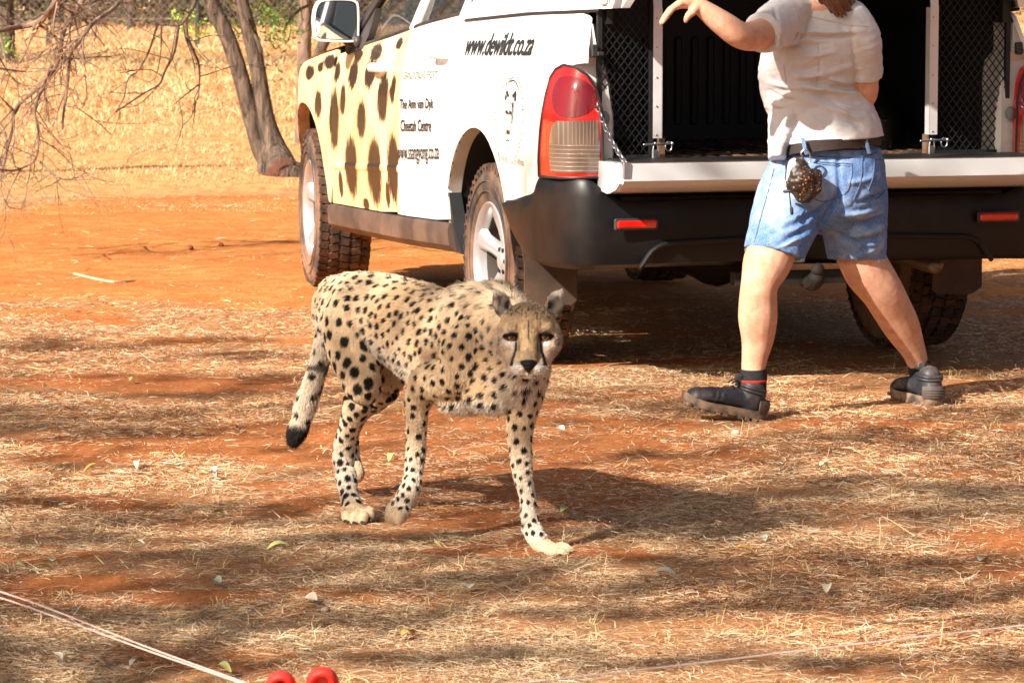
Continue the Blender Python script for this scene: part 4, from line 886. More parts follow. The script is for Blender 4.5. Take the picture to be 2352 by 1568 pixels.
cf, hmf, dkf = coat(P, Nn, Lf, Tf, NR)
ln = np.choose(Lf, (.013, .017, .0065, .008, .008, .015, .004)).astype(float) * rng.uniform(.6, 1.25, len(P))
ln = np.where((Lf == TOR) & (Nn[:, 2] < -.3), ln * 1.5, ln); ln = ln * (1 + .9 * np.isin(Lf, (TOR, NCK)) * sstep(8.80, 8.52, P[:, 1]) * sstep(at(1120, 720, 8.55)[2], at(1120, 675, 8.55)[2], P[:, 2]))
ln = np.where(np.isin(Lf, (FLG, HLG)) & (P[:, 2] > .35), .011, ln)
ln = np.where(hmf > 0, np.where(y > 45, .006, .0045), ln); ln = np.where((hmf > 0) & (ax > 55) & (y < 0), .009, ln)
keep = ~((hmf > 0) & ((((ax - 40) / 15) ** 2 + ((y + 2) / 9.) ** 2 < 1) & (z > 10) | ((ax < 19) & (y < -58) & (y > -84) & (z > 70))))
P, Nn, Ff, cf, ln, Lf = P[keep], Nn[keep], Ff[keep], cf[keep], ln[keep], Lf[keep]; n = len(P)
jit = (fbm(P, 60, 2, 70)[:, None] - .5) * np.cross(Nn, Ff) * 1.0 + rng.normal(0, .16, (n, 3))
D1 = Nn * .42 + Ff * .8 + jit; D1 /= np.linalg.norm(D1, axis=1)[:, None]; D2 = Nn * .12 + Ff + jit * 1.3 + np.array((0, 0, -.12)); D2 /= np.linalg.norm(D2, axis=1)[:, None]
pts = np.stack([P - Nn * .001, P + D1 * (ln * .5)[:, None], P + D1 * (ln * .5)[:, None] + D2 * (ln * .5)[:, None]], 1).reshape(-1, 3) - C0
hc = bpy.data.hair_curves.new('fur'); hc.add_curves([3] * n); hc.attributes['position'].data.foreach_set('vector', pts.astype(np.float32).ravel())
ra = hc.attributes.new('radius', 'FLOAT', 'POINT'); ra.data.foreach_set('value', np.tile(np.array((.00058, .00042, .00008), np.float32), n))
cf = np.clip(cf * rng.uniform(.82, 1.18, (n, 1)), 0, 1); a_ = hc.attributes.new('coat', 'FLOAT_COLOR', 'CURVE'); a_.data.foreach_set('color', np.hstack([cf, np.ones((n, 1))]).astype(np.float32).ravel())
fur_o = obj('fur', hc, cheetah, M_fur, kind='stuff')
# eyes, nose pad, claws, whiskers
t = NT('cheetah_eye'); g = t.n('ShaderNodeTexGradient', gradient_type='SPHERICAL'); mp_ = t.n('ShaderNodeMapping'); t.l(t.coord('Object'), mp_.inputs[0]); mp_.inputs['Scale'].default_value = (95, 95, 1); t.l(mp_.outputs[0], g.inputs[0])
t.set(col=t.ramp(g.outputs[0], [(.0, (.004, .003, .002)), (.12, (.04, .014, .004)), (.40, (.30, .11, .02)), (.52, (.18, .06, .012)), (.63, (.002, .002, .002))]), rough=.06, coat=1.); M_eye = t.m
for s in (-1, 1):
    m = MB(); m.ball((0, 0, 0), .0125, 24); e = m.build('eye', M_eye, cheetah); c_ = hd(s * 40, -1.5, 38) - C0; M4 = Matrix(HRl.tolist()).to_4x4(); M4.translation = Vector(c_); e.matrix_local = M4
    m = MB(); m.sweep([hd(s * 40 + a, 4.6 - abs(a) * .16 - (a * s) * .05, 50 - abs(a) ** 1.6 * .12) for a in np.linspace(-18, 18, 9)], .0040, .0044, n=8, sub=2); m.v = [q - C0 for q in m.v]; m.build('eyelid', simple('dark_eyelid', (.010, .008, .007), .9, spec=.1), cheetah)
m = MB()
for yy, w_, zz in ((-61, 17, 101), (-66, 17, 102), (-73, 12, 101), (-80, 6, 98)): m.ball(hd(0, yy, zz - 6), (w_ / 1000, .009, .0062), 14)
m.v = [q - C0 for q in m.v]; m.build('nose', simple('nose_leather', (.009, .008, .009), .6, 0, .2, 300, .2, spec=.25), cheetah)
m = MB()
for s in (-1, 1):
    for k in range(9):
        b = hd(s * (20 + 3 * (k % 3)), -74 - 4 * (k // 3), 88 - 3 * (k % 3)); e_ = hd(s * (50 + 8 * (k % 3)), -86 - 12 * (k // 3) - 6 * (k % 2), 60 - 4 * k); mid = (b + e_) / 2 + np.array((0, -.012, .004)); m.sweep([b, mid, e_], [.0008, .0006, .0002], n=4, sub=4, cap=False)
m.v = [q - C0 for q in m.v]; m.build('whiskers', simple('white_whisker', (.85, .82, .78), .4), cheetah, kind='stuff')
for u, v, Y in ((1287, 1277, 8.27), (1303, 1278, 8.275), (1312, 1272, 8.30), (795, 1199, 8.83), (815, 1203, 8.80), (834, 1202, 8.79), (850, 1194, 8.82)):
    m = MB(); a = at(u - 3, v - 3, Y + .01); b = at(u + 1, v - 2, Y - .002); c_ = at(u + 2, v + 4, Y - .008); m.sweep([a, b, c_], [.0045, .0036, .0010], n=8); m.v = [q - C0 for q in m.v]; m.build('claw', simple('dark_claw', (.03, .025, .022), .35) if 'dark_claw' not in bpy.data.materials else bpy.data.materials['dark_claw'], cheetah)

# ------------------------------------------------------------------ the person, seen from behind
t = NT('skin'); n = t.noise(26, 7, rough=.7); t.set(col=t.mix(t.ramp(n, [(.35, 0.), (.68, 1.)]), (.56, .28, .175), (.74, .43, .30)), rough=.62, spec=.2, sss=.06); t.p.inputs['Subsurface Radius'].default_value = (.02, .008, .004); t.bump(t.noise(160, 4), .12, .002); M_skin = t.m
person = empty('person', tuple(gnd(1900, 955)), label='person seen from behind in pale shirt and denim shorts stepping past the tailgate', category='person')
PC = np.array(person.location)
pb = MB()
def ps(rows, up=(0, 0, 1), n=16, mb=None, sub=5, cap=True):
    (mb or pb).sweep([at(*r[:3]) for r in rows], [r[3] for r in rows], [(r[4] if len(r) > 4 else r[3]) for r in rows], up=up, n=n, sub=sub, cap=cap)
BK = (0, 1, 0)  # depth axis for flattened sections: radius = sideways, radius2 = front to back
ps([(1905, 420, 11.12, .155, .115), (1900, 330, 11.12, .140, .105), (1875, 240, 11.1, .135, .10), (1880, 150, 11.08, .150, .10), (1885, 80, 11.06, .165, .10), (1885, 30, 11.05, .12, .08)], BK, 20)
ps([(1888, 40, 11.06, .055), (1882, -20, 11.04, .052), (1880, -60, 11.03, .055)])
pb.ball(at(1872, -115, 11.0), (.078, .095, .112), 24); pb.ball(at(1868, -85, 10.97), (.055, .075, .075), 20)     # head
pb.ball(at(1862, -100, 11.10), (.014, .022, .016), 10); pb.sweep([at(1858, -118, 11.09), at(1857, -100, 11.115), at(1858, -95, 11.10)], [.007, .011, .008], n=8)   # face is turned away: brow and nose on the far side
for s in (-40, 42): pb.ball(at(1872 + s, -108, 11.0), (.012, .022, .032), 10)
# arms
ps([(1815, 45, 11.0, .055), (1768, 70, 10.88, .051), (1725, 84, 10.77, .047), (1697, 80, 10.71, .043), (1668, 60, 10.69, .0405), (1640, 40, 10.68, .035), (1614, 20, 10.67, .028), (1601, 12, 10.67, .0245)])
pb.sweep([at(1603, 12, 10.67), at(1585, 9, 10.67), at(1566, 9, 10.66), at(1553, 14, 10.66)], [.022, .026, .028, .022], [.020, .018, .016, .013], up=(0, 0, 1), n=12, sub=4)
for (dy, L_, dv) in ((-.030, .93, 2), (-.010, 1.02, 0), (.011, 1.06, -3), (.030, .92, -6)):   # four fingers drooping over the wrist
    F = [(1562, 9), (1547, 17), (1536, 29 + dv), (1526, 43 + dv), (1519, 54 + dv)]; F = [(1562 + (u - 1562) * L_, 9 + (v - 9) * L_) for u, v in F]
    pb.sweep([at(u, v, 10.665 + dy) for u, v in F], [.0110, .0110, .0100, .0092, .0072], n=10, sub=3)
pb.sweep([at(1598, 18, 10.65), at(1590, 28, 10.645), at(1581, 36, 10.64), at(1575, 48, 10.64)], [.015, .014, .0115, .0085], n=10, sub=3)
ps([(1950, 60, 11.04, .050), (1980, 110, 11.04, .048), (1987, 170, 11.05, .045), (1988, 212, 11.08, .041), (1975, 235, 11.16, .036), (1958, 238, 11.28, .030), (1945, 232, 11.36, .023)])
pb.sweep([at(1945, 232, 11.36), at(1940, 228, 11.41), at(1937, 226, 11.46)], [.022, .028, .022], [.018, .015, .013], n=10)
for k, dz in enumerate((-.025, -.008, .009, .025)): b = at(1938, 227, 11.44) + np.array((0, 0, dz)); pb.sweep([b, b + np.array((-.01, .035, 0)), b + np.array((-.03, .055, -.005)), b + np.array((-.045, .05, -.008))], [.009, .009, .008, .006], n=8, sub=3)
b = at(1943, 222, 11.40); pb.sweep([b, b + np.array((-.02, .01, .03)), b + np.array((-.03, .035, .035))], [.012, .011, .008], n=8, sub=3)
# legs
ps([(1860, 420, 11.12, .10), (1815, 500, 11.06, .090), (1782, 560, 10.99, .080), (1760, 607, 10.95, .078), (1744, 655, 10.92, .060), (1741, 695, 10.93, .063), (1740, 735, 10.94, .064), (1739, 780, 10.95, .054), (1733, 820, 10.95, .043), (1730, 850, 10.95, .039), (1729, 885, 10.94, .036), (1728, 900, 10.94, .03)])
ps([(1955, 430, 11.14, .10), (1960, 500, 11.17, .088), (1970, 570, 11.19, .079), (1990, 618, 11.21, .080), (2025, 668, 11.24, .0715), (2052, 715, 11.29, .068), (2074, 757, 11.33, .061), (2096, 800, 11.36, .045), (2108, 832, 11.38, .037), (2116, 860, 11.39, .034), (2120, 872, 11.38, .03)])
pme = voxel(pb, 'body', .0042, 7); v, nn = arrays(pme)
v = v + nn * ((noise(v, 11, 81) - .5) * .004)[:, None]; set_co(pme, v - PC)
obj('body', pme, person, M_skin)

# shirt
def folds(v, nn, F, extra=0.):
    """F: (u0,v0,u1,v1,amp,width px) ridges placed on the side that faces the viewer"""
    a = (v[:, 0]) / (v[:, 1] * math.cos(PITCH) - (v[:, 2] - CAMH) * math.sin(PITCH)); w = ((v[:, 2] - CAMH) * math.cos(PITCH) + v[:, 1] * math.sin(PITCH)) / (v[:, 1] * math.cos(PITCH) - (v[:, 2] - CAMH) * math.sin(PITCH))
    U = 1176 + FOC * a; W = 784 - FOC * w; d = np.zeros(len(v))
    for (u0, v0, u1, v1, am, wd) in F:
        L2 = (u1 - u0) ** 2 + (v1 - v0) ** 2; t_ = ((U - u0) * (u1 - u0) + (W - v0) * (v1 - v0)) / L2; tc = np.clip(t_, 0, 1); q = np.hypot(U - u0 - tc * (u1 - u0), W - v0 - tc * (v1 - v0) - 5 * np.sin(tc * 3.1))
        d += am * np.exp(-(q / wd) ** 2) * np.sin(np.clip(t_ * .8 + .1, 0, 1) * math.pi)
    return d * (nn[:, 1] < .35), U, W
sb = MB()
ps([(1896, 322, 11.10, .192, .148), (1894, 300, 11.10, .184, .142), (1885, 268, 11.1, .170, .132), (1871, 235, 11.1, .158, .124), (1855, 195, 11.09, .157, .120), (1860, 155, 11.08, .168, .120), (1880, 105, 11.06, .172, .116), (1890, 60, 11.05, .158, .102), (1888, 22, 11.05, .095, .075)], BK, 28, sb, cap='re')
ps([(1784, 366, 11.04, .028, .07), (1788, 335, 11.05, .034, .08), (1805, 280, 11.08, .06, .10)], BK, 20, sb, cap='re')
sb.f = sb.f
ps([(1750, 76, 10.83, .066), (1768, 68, 10.88, .070), (1792, 52, 10.95, .076), (1818, 34, 11.02, .078), (1850, 30, 11.05, .07)], mb=sb, cap='re', n=22)
ps([(1985, 178, 11.06, .058), (1985, 140, 11.04, .060), (1978, 95, 11.02, .068), (1950, 55, 11.03, .078), (1920, 40, 11.04, .07)], mb=sb, cap='re', n=22)
sme = voxel(sb, 'shirt', .0034, 6); v, nn = arrays(sme)
F = [(1765, 110, 1870, 75, .010, 9), (1790, 100, 1905, 100, -.007, 8), (1800, 130, 1920, 118, .009, 8), (1830, 80, 1960, 82, -.010, 8), (1830, 70, 1985, 70, .009, 9), (1820, 180, 1960, 150, .006, 9), (1870, 165, 1960, 190, .009, 7), (1840, 178, 1950, 205, -.008, 7), (1765, 190, 1860, 200, .008, 8), (1765, 208, 1830, 232, -.010, 6), (1830, 192, 1985, 215, .010, 8), (1850, 208, 1990, 245, -.008, 8), (1820, 215, 1960, 262, .006, 9), (1775, 160, 1800, 200, .007, 8), (1800, 105, 1790, 150, -.006, 8), (1885, 60, 1890, 180, .003, 5), (1955, 60, 1968, 190, -.008, 6), (1780, 20, 1800, 105, -.008, 6), (1835, 255, 1920, 300, .005, 10), (1950, 260, 1990, 310, -.005, 9)]
F = [(a, b, c_, d_, e_ * 1.25, f_ * .75) for a, b, c_, d_, e_, f_ in F] + [(1795 + 9 * k, 120 + 14 * k, 1850 + 11 * k, 104 + 15 * k, .006 * (-1) ** k, 5) for k in range(8)] + [(1900 + 6 * k, 200 + 13 * k, 1965 + 5 * k, 222 + 12 * k, .006 * (-1) ** k, 5) for k in range(6)] + [(1770, 215 + 9 * k, 1815, 222 + 12 * k, .005 * (-1) ** k, 5) for k in range(4)]
d, U, W = folds(v, nn, F); d = d + (fbm(v * (1, 1, 2.2), 13, 2, 90) - .5) * .009 + (np.abs(fbm(v * (1, 1, 2.4) + 3, 26, 2, 93) - .5) - .1) * .006 + (noise(v, 45, 91) - .5) * .0018
v = v + nn * d[:, None]
# hem and cuffs are cut clean and the openings hollowed by material side only
set_co(sme, v); lap(sme, 1, .4); v, nn = arrays(sme); set_co(sme, v - PC)
t = NT('pale_shirt_cotton'); w = t.n('ShaderNodeTexWave'); w.inputs['Scale'].default_value = 260; t.l(t.coord(), w.inputs[0])
t.set(col=t.mix(t.ramp(t.noise(6, 4), [(.3, 0.), (.7, 1.)]), (.56, .54, .55), (.63, .61, .62)), rough=.85, spec=.15); t.bump(t.noise(90, 4), .12, .002); M_shirt = t.m
shirt = obj('shirt', sme, person, M_shirt)
M_seam = simple('shirt_seam', (.50, .44, .43), .9)
def surfline(name, pts, tree, r, mat, parent, off=.001, close=False, up=None):
    """thin seam laid on a surface: pixel line pushed on to the mesh by ray"""
    out = []
    for u, vv in spl(pts, 4):
        a = Vector(at(u, vv, 9.)); o_ = Vector((0, 0, CAMH)); dd = (a - o_).normalized(); hit = tree.ray_cast(o_, dd)
        if hit[0] is not None: out.append(np.array(hit[0]) + np.array(hit[1]) * off)
    if len(out) < 2: return None
    m = MB(); m.sweep(out, r, n=5, sub=1, cap=False); m.v = [q - PC for q in m.v]; return m.build(name, mat, parent)
from mathutils.bvhtree import BVHTree
def tree_of(me, v): return BVHTree.FromPolygons([tuple(q) for q in v], [tuple(p.vertices) for p in me.polygons])
tr = tree_of(sme, v)
surfline('seam', [(1862, 38), (1900, 48), (1950, 58), (1995, 62)], tr, .0013, M_seam, shirt)
surfline('seam', [(1818, 10), (1832, 40), (1833, 75), (1820, 98)], tr, .0020, M_seam, shirt)
surfline('seam', [(1878, 90), (1880, 150), (1874, 200)], tr, .0010, M_seam, shirt)
surfline('seam', [(1800, 150), (1806, 190)], tr, .0010, M_seam, shirt)
surfline('stitched_mark', [(1900, 17), (1912, 22), (1924, 27)], tr, .0028, M_ink, shirt)
surfline('seam', [(1722, 52), (1752, 62), (1772, 80), (1781, 103)], tr, .0014, M_seam, shirt)
# hair
hb = MB(); 
for k in range(150):
    a = rng.uniform(-1, 1); r0 = rng.uniform(0, 1); u0 = 1890 + a * 44; v0 = -150 + r0 * 60
    Y0 = 10.925 + abs(a) * .07 + rng.uniform(-.01, .02); e_ = 20 + 18 * (1 - abs(a)) + rng.uniform(-22, 6)
    w = rng.uniform(-12, 12); hb.sweep([at(u0 * .6 + 1876 * .4, v0 - 30, 10.95), at(u0, v0 + 20, Y0 - .02), at(1893 + (a * 40) + 6, (v0 + e_) / 2, Y0 - .03), at(1925 + a * 34 + w * .4, e_ - 14, Y0 + .0), at(1930 + a * 26 + w, e_, Y0 + .015)], [.006, .010, .009, .006, .0015], n=6, sub=4, cap=False)
hb.ball(at(1876, -120, 10.975), (.088, .085, .115), 20)
hb.v = [q - PC for q in hb.v]; t = NT('brown_hair'); t.set(col=t.mix(t.noise(1., 3, vec=t.mapped((90, 90, 12))), (.045, .018, .010), (.26, .12, .06)), rough=.4, spec=.4); hb.build('hair', t.m, person)

# shorts
jb = MB()
ps([(1900, 340, 11.12, .176, .134), (1900, 356, 11.12, .178, .136), (1902, 395, 11.12, .190, .150), (1900, 440, 11.12, .185, .145)], BK, 26, jb, cap='re')
ps([(1850, 400, 11.12, .125), (1822, 455, 11.09, .122), (1798, 520, 11.03, .111, .112), (1784, 560, 10.99, .102), (1778, 584, 10.98, .100)], mb=jb, n=24, cap='rs')
ps([(1948, 400, 11.13, .125), (1957, 460, 11.15, .119), (1963, 530, 11.18, .107), (1967, 580, 11.2, .099), (1967, 596, 11.2, .098)], mb=jb, n=24, cap='rs')
jb.ball(at(1858, 420, 11.05), (.11, .10, .11), 20); jb.ball(at(1955, 420, 11.09), (.105, .10, .11), 20)
jme = voxel(jb, 'shorts', .0034, 5); v, nn = arrays(jme)
F = [(1960, 470, 2030, 440, -.008, 8), (1935, 495, 2030, 470, .008, 8), (1930, 520, 2030, 495, -.008, 8), (1940, 545, 2030, 520, .006, 8), (1900, 520, 1990, 560, -.006, 7), (1790, 560, 1850, 520, -.006, 7), (1780, 570, 1830, 545, .005, 7), (1925, 350, 1930, 470, -.010, 7), (1880, 520, 1930, 440, -.016, 10), (1765, 372, 1800, 380, .004, 6), (1750, 430, 1790, 425, .004, 6), (1940, 420, 2020, 400, .005, 9), (1840, 500, 1900, 470, -.006, 9), (1960, 590, 2030, 560, .004, 8)]
F = [(a, b, c_, d_, e_ * 1.5, f_ * .75) for a, b, c_, d_, e_, f_ in F] + [(1950 + 5 * k, 470 + 15 * k, 2028, 452 + 17 * k, .006 * (-1) ** k, 5) for k in range(7)] + [(1865, 478 + 14 * k, 1800, 510 + 12 * k, .005 * (-1) ** k, 5) for k in range(5)] + [(1762, 385 + 16 * k, 1795, 380 + 15 * k, .004 * (-1) ** k, 4) for k in range(5)]
d, U, W = folds(v, nn, F); d = d + (fbm(v, 14, 2, 95) - .5) * .006 + (np.abs(fbm(v + 3, 24, 2, 96) - .5) - .1) * .009; v = v + nn * d[:, None]; set_co(jme, v); v = lap(jme, 1, .4); v, nn = arrays(jme)
# wash: paler on the worn thigh and seat, deeper at hems, seams and waist
_, U, W = folds(v, nn, []); wash = np.exp(-(((U - 1790 + (W - 480) * .35) / 60) ** 2 + ((W - 460) / 75) ** 2)) * .9 + np.exp(-(((U - 1880) / 50) ** 2 + ((W - 420) / 45) ** 2)) * .35 + np.exp(-(((U - 1985) / 45) ** 2 + ((W - 480) / 60) ** 2)) * .25
wash = wash + (fbm(v * (1, 1, .6), 16, 3, 99) - .5) * 1.1 + (fbm(v, 60, 2, 98) - .5) * .6 + np.clip(d, -.006, .006) * 45; attr_f(jme, 'wash', np.clip(wash, 0, 1)); set_co(jme, v - PC)
t = NT('washed_denim'); tw_ = t.noise(1., 2, vec=t.mapped((500, 500, 120)))
c = t.mix(t.attr('wash', 'Fac'), (.045, .145, .40), (.38, .49, .64)); c = t.mix(t.ramp(tw_, [(.35, 0.), (.7, .35)]), c, (.55, .66, .80)); t.set(col=c, rough=.85, spec=.15); t.bump(tw_, .15, .002); M_den = t.m
shorts = obj('shorts', jme, person, M_den); tr = tree_of(jme, v)
M_dseam = simple('denim_seam', (.09, .13, .25), .9, 0, .5, 160); M_hem = simple('denim_hem', (.16, .28, .50), .9, 0, .45, 130)
for pts, r in (([(1797, 352), (1850, 357), (1930, 362), (1990, 358), (2025, 345)], .0022), ([(1874, 372), (1905, 374), (1957, 377)], .0022), ([(1957, 377), (1955, 410), (1940, 445), (1893, 463), (1862, 452)], .0016), ([(1874, 376), (1905, 379), (1957, 382)], .0016),
               ([(2034, 368), (2008, 366)], .002), ([(2008, 366), (2005, 405), (1994, 437)], .0018), ([(1994, 437), (2012, 457), (2034, 436)], .0018), ([(1979, 330), (1980, 372), (1976, 420), (1960, 460)], .0022), ([(1782, 372), (1765, 440), (1745, 510), (1730, 570)], .0018), ([(1885, 528), (1892, 560), (1900, 592)], .003)):
    surfline('seam', pts, tr, r, M_dseam, shorts)
surfline('hem', [(1708, 569), (1740, 577), (1780, 590), (1820, 596), (1846, 594)], tr, .0045, M_hem, shorts, off=0); surfline('hem', [(1900, 595), (1950, 598), (2000, 597), (2034, 592)], tr, .0045, M_hem, shorts, off=0)
m = MB()
for pts in ([(1708, 572), (1740, 580), (1780, 593), (1820, 599), (1846, 597)], [(1900, 598), (1950, 601), (2000, 600), (2034, 595)]):
    for u_, v_ in spl(pts, 14):
        for q_ in range(2):
            h_ = tr.ray_cast(Vector((0, 0, CAMH)), (Vector(at(u_ + rng.normal(0, 2), v_ - 3, 9.)) - Vector((0, 0, CAMH))).normalized())
            if h_[0] is not None: b_ = np.array(h_[0]) - PC + np.array((0, -.003, 0)); m.sweep([b_, b_ + np.array((rng.normal(0, .004), -.001, -rng.uniform(.006, .014)))], [.0007, .0003], n=3, sub=1, cap=False)
if m.n: m.build('frayed_threads', simple('pale_thread', (.55, .62, .70), .9), shorts, kind='stuff')
# belt, loops
m = MB(); rows = [(1770, 354), (1800, 346), (1836, 338), (1870, 335), (1925, 331), (1985, 328), (2024, 327)]
M_belt = simple('brown_leather_belt', (.028, .016, .013), .6, 0, .3, 25, .1)
V = []; F = []; wpx = (.022, .028, .030, .030, .026, .020, .014)
P = np.array([at(u, vv, 10.955 + ((u - 1900) / 700) ** 2 * 3.0) for u, vv in rows]); P = spl(P, 6); H_ = np.interp(np.linspace(0, 1, len(P)), np.linspace(0, 1, 7), wpx)
for p, hh in zip(P, H_): V += [p + (0, 0, hh / 1.6), p + (0, -.004, hh / 1.6), p + (0, -.004, -hh / 1.6), p + (0, 0, -hh / 1.6)]
for i in range(len(P) - 1):
    for j in range(4): F.append((i * 4 + j, i * 4 + (j + 1) % 4, i * 4 + 4 + (j + 1) % 4, i * 4 + 4 + j))
m.add(np.array(V) - PC, F); belt = m.build('belt', M_belt, person)
for u, vv in ((1848, 330), (1992, 328)):
    m = MB(); m.sweep([at(u - 5, vv - 12, 10.945 + (.06 if u > 1950 else 0)), at(u, vv + 6, 10.938 + (.06 if u > 1950 else 0)), at(u + 5, vv + 24, 10.945 + (.06 if u > 1950 else 0))], .0065, .003, up=(0, 1, 0), n=8); m.v = [q - PC for q in m.v]; m.build('belt_loop', M_hem, belt)
# carabiner and treat pouch (hang from the belt: own things)
pou = empty('treat_pouch', tuple(at(1845, 410, 10.90)), label='dark drawstring pouch with orange paw prints hanging from the belt', category='pouch'); QC = np.array(pou.location)
kb = MB(); kb.ball(at(1838, 412, 10.93), (.046, .024, .048), 20); kb.sweep([at(1826, 378, 10.92), at(1838, 410, 10.91), at(1850, 448, 10.915)], [.034, .050, .036], [.022, .034, .026], up=(0, 1, 0), n=16); kb.sweep([at(1868, 400, 10.92), at(1866, 435, 10.92)], .028, .02, up=(0, 1, 0), n=12)
kme = voxel(kb, 'bag', .003, 5); v, nn = arrays(kme); v = v + nn * ((fbm(v, 45, 2, 12) - .5) * .012)[:, None]; set_co(kme, v - QC)
t = NT('paw_print_cloth'); vo = t.n('ShaderNodeTexVoronoi'); vo.inputs['Scale'].default_value = 105; t.l(t.coord(), vo.inputs[0]); t.set(col=t.mix(t.math('MULTIPLY', t.ramp(vo.outputs['Distance'], [(.22, 1.), (.34, 0.)]), t.ramp(t.noise(14, 2), [(.42, 0.), (.55, 1.)])), (.028, .017, .012), (.42, .19, .085)), rough=.45, spec=.4); obj('bag', kme, pou, t.m)
m = MB(); c0 = at(1823, 365, 10.90) ; m.sweep([at(1809, 415, 10.90), at(1822, 380, 10.90), at(1828, 368, 10.91)], [.006, .018, .012], [.004, .006, .005], up=(0, 1, 0), n=10); m.v = [q - QC for q in m.v]; m.build('mesh_rim', simple('grey_mesh', (.45, .5, .56), .7), pou)
m = MB(); m.sweep([at(1802, 440, 10.905), at(1812, 439, 10.90), at(1820, 440, 10.90)], .0055, n=8); m.sweep([at(1813, 440, 10.90), at(1815, 462, 10.90), at(1818, 485, 10.905)], .0022, n=6); m.sweep([at(1818, 479, 10.905), at(1819, 490, 10.905)], .0055, n=8, sub=1); m.v = [q - QC for q in m.v]; m.build('drawstring', simple('black_cord', (.02, .02, .025), .6), pou)
cara = MB(); cara.sweep([at(u, vv, 10.915) for u, vv in ((1847, 343), (1856, 348), (1861, 358), (1860, 372), (1852, 374), (1845, 364), (1840, 352), (1847, 343))], .0032, n=8, sub=3, cap=False)
co_ = cara.build('carabiner', M_metal, None, label='small silver carabiner clipped on the belt loop above the pouch', category='carabiner')

# socks and boots
M_sock = simple('black_sock', (.012, .012, .013), .9, 0, .3, 60, .2); M_redk = simple('red_knit', (.45, .03, .015), .9)
def part_ps(name, rows, mat, n=18):
    m = MB(); m.sweep([at(*r[:3]) for r in rows], [r[3] for r in rows], n=n, sub=4, cap=False); m.v = [q - PC for q in m.v]
    v = m.v[0]; ang = np.arange(len(v)); m.v[0] = v; return m.build(name, mat, person)
part_ps('sock', [(1731, 847, 10.95, .0420), (1731, 862, 10.95, .0440), (1730, 880, 10.945, .0440), (1728, 905, 10.94, .044)], M_sock); part_ps('sock_stripe', [(1729, 871, 10.945, .0460), (1729, 873, 10.945, .0472), (1729, 877, 10.945, .0460)], M_redk)
part_ps('sock', [(2107, 829, 11.385, .0385), (2112, 842, 11.385, .041), (2116, 858, 11.385, .0405), (2122, 880, 11.385, .041)], M_sock)
t = NT('worn_boot_leather'); t.set(col=t.mix(t.ramp(t.noise(9, 6, rough=.65), [(.42, 0.), (.72, 1.)]), (.020, .022, .030), (.13, .10, .08)), rough=.5, spec=.4); t.bump(t.noise(60, 3), .25, .003); M_boot = t.m
t = NT('dusty_boot_sole'); t.set(col=t.mix(t.ramp(t.noise(22, 5), [(.35, 0.), (.6, 1.)]), (.05, .04, .035), (.26, .17, .11)), rough=.8); M_sole = t.m
M_heelp = simple('boot_heel_panel', (.085, .065, .055), .6, 0, .3, 20, .2)
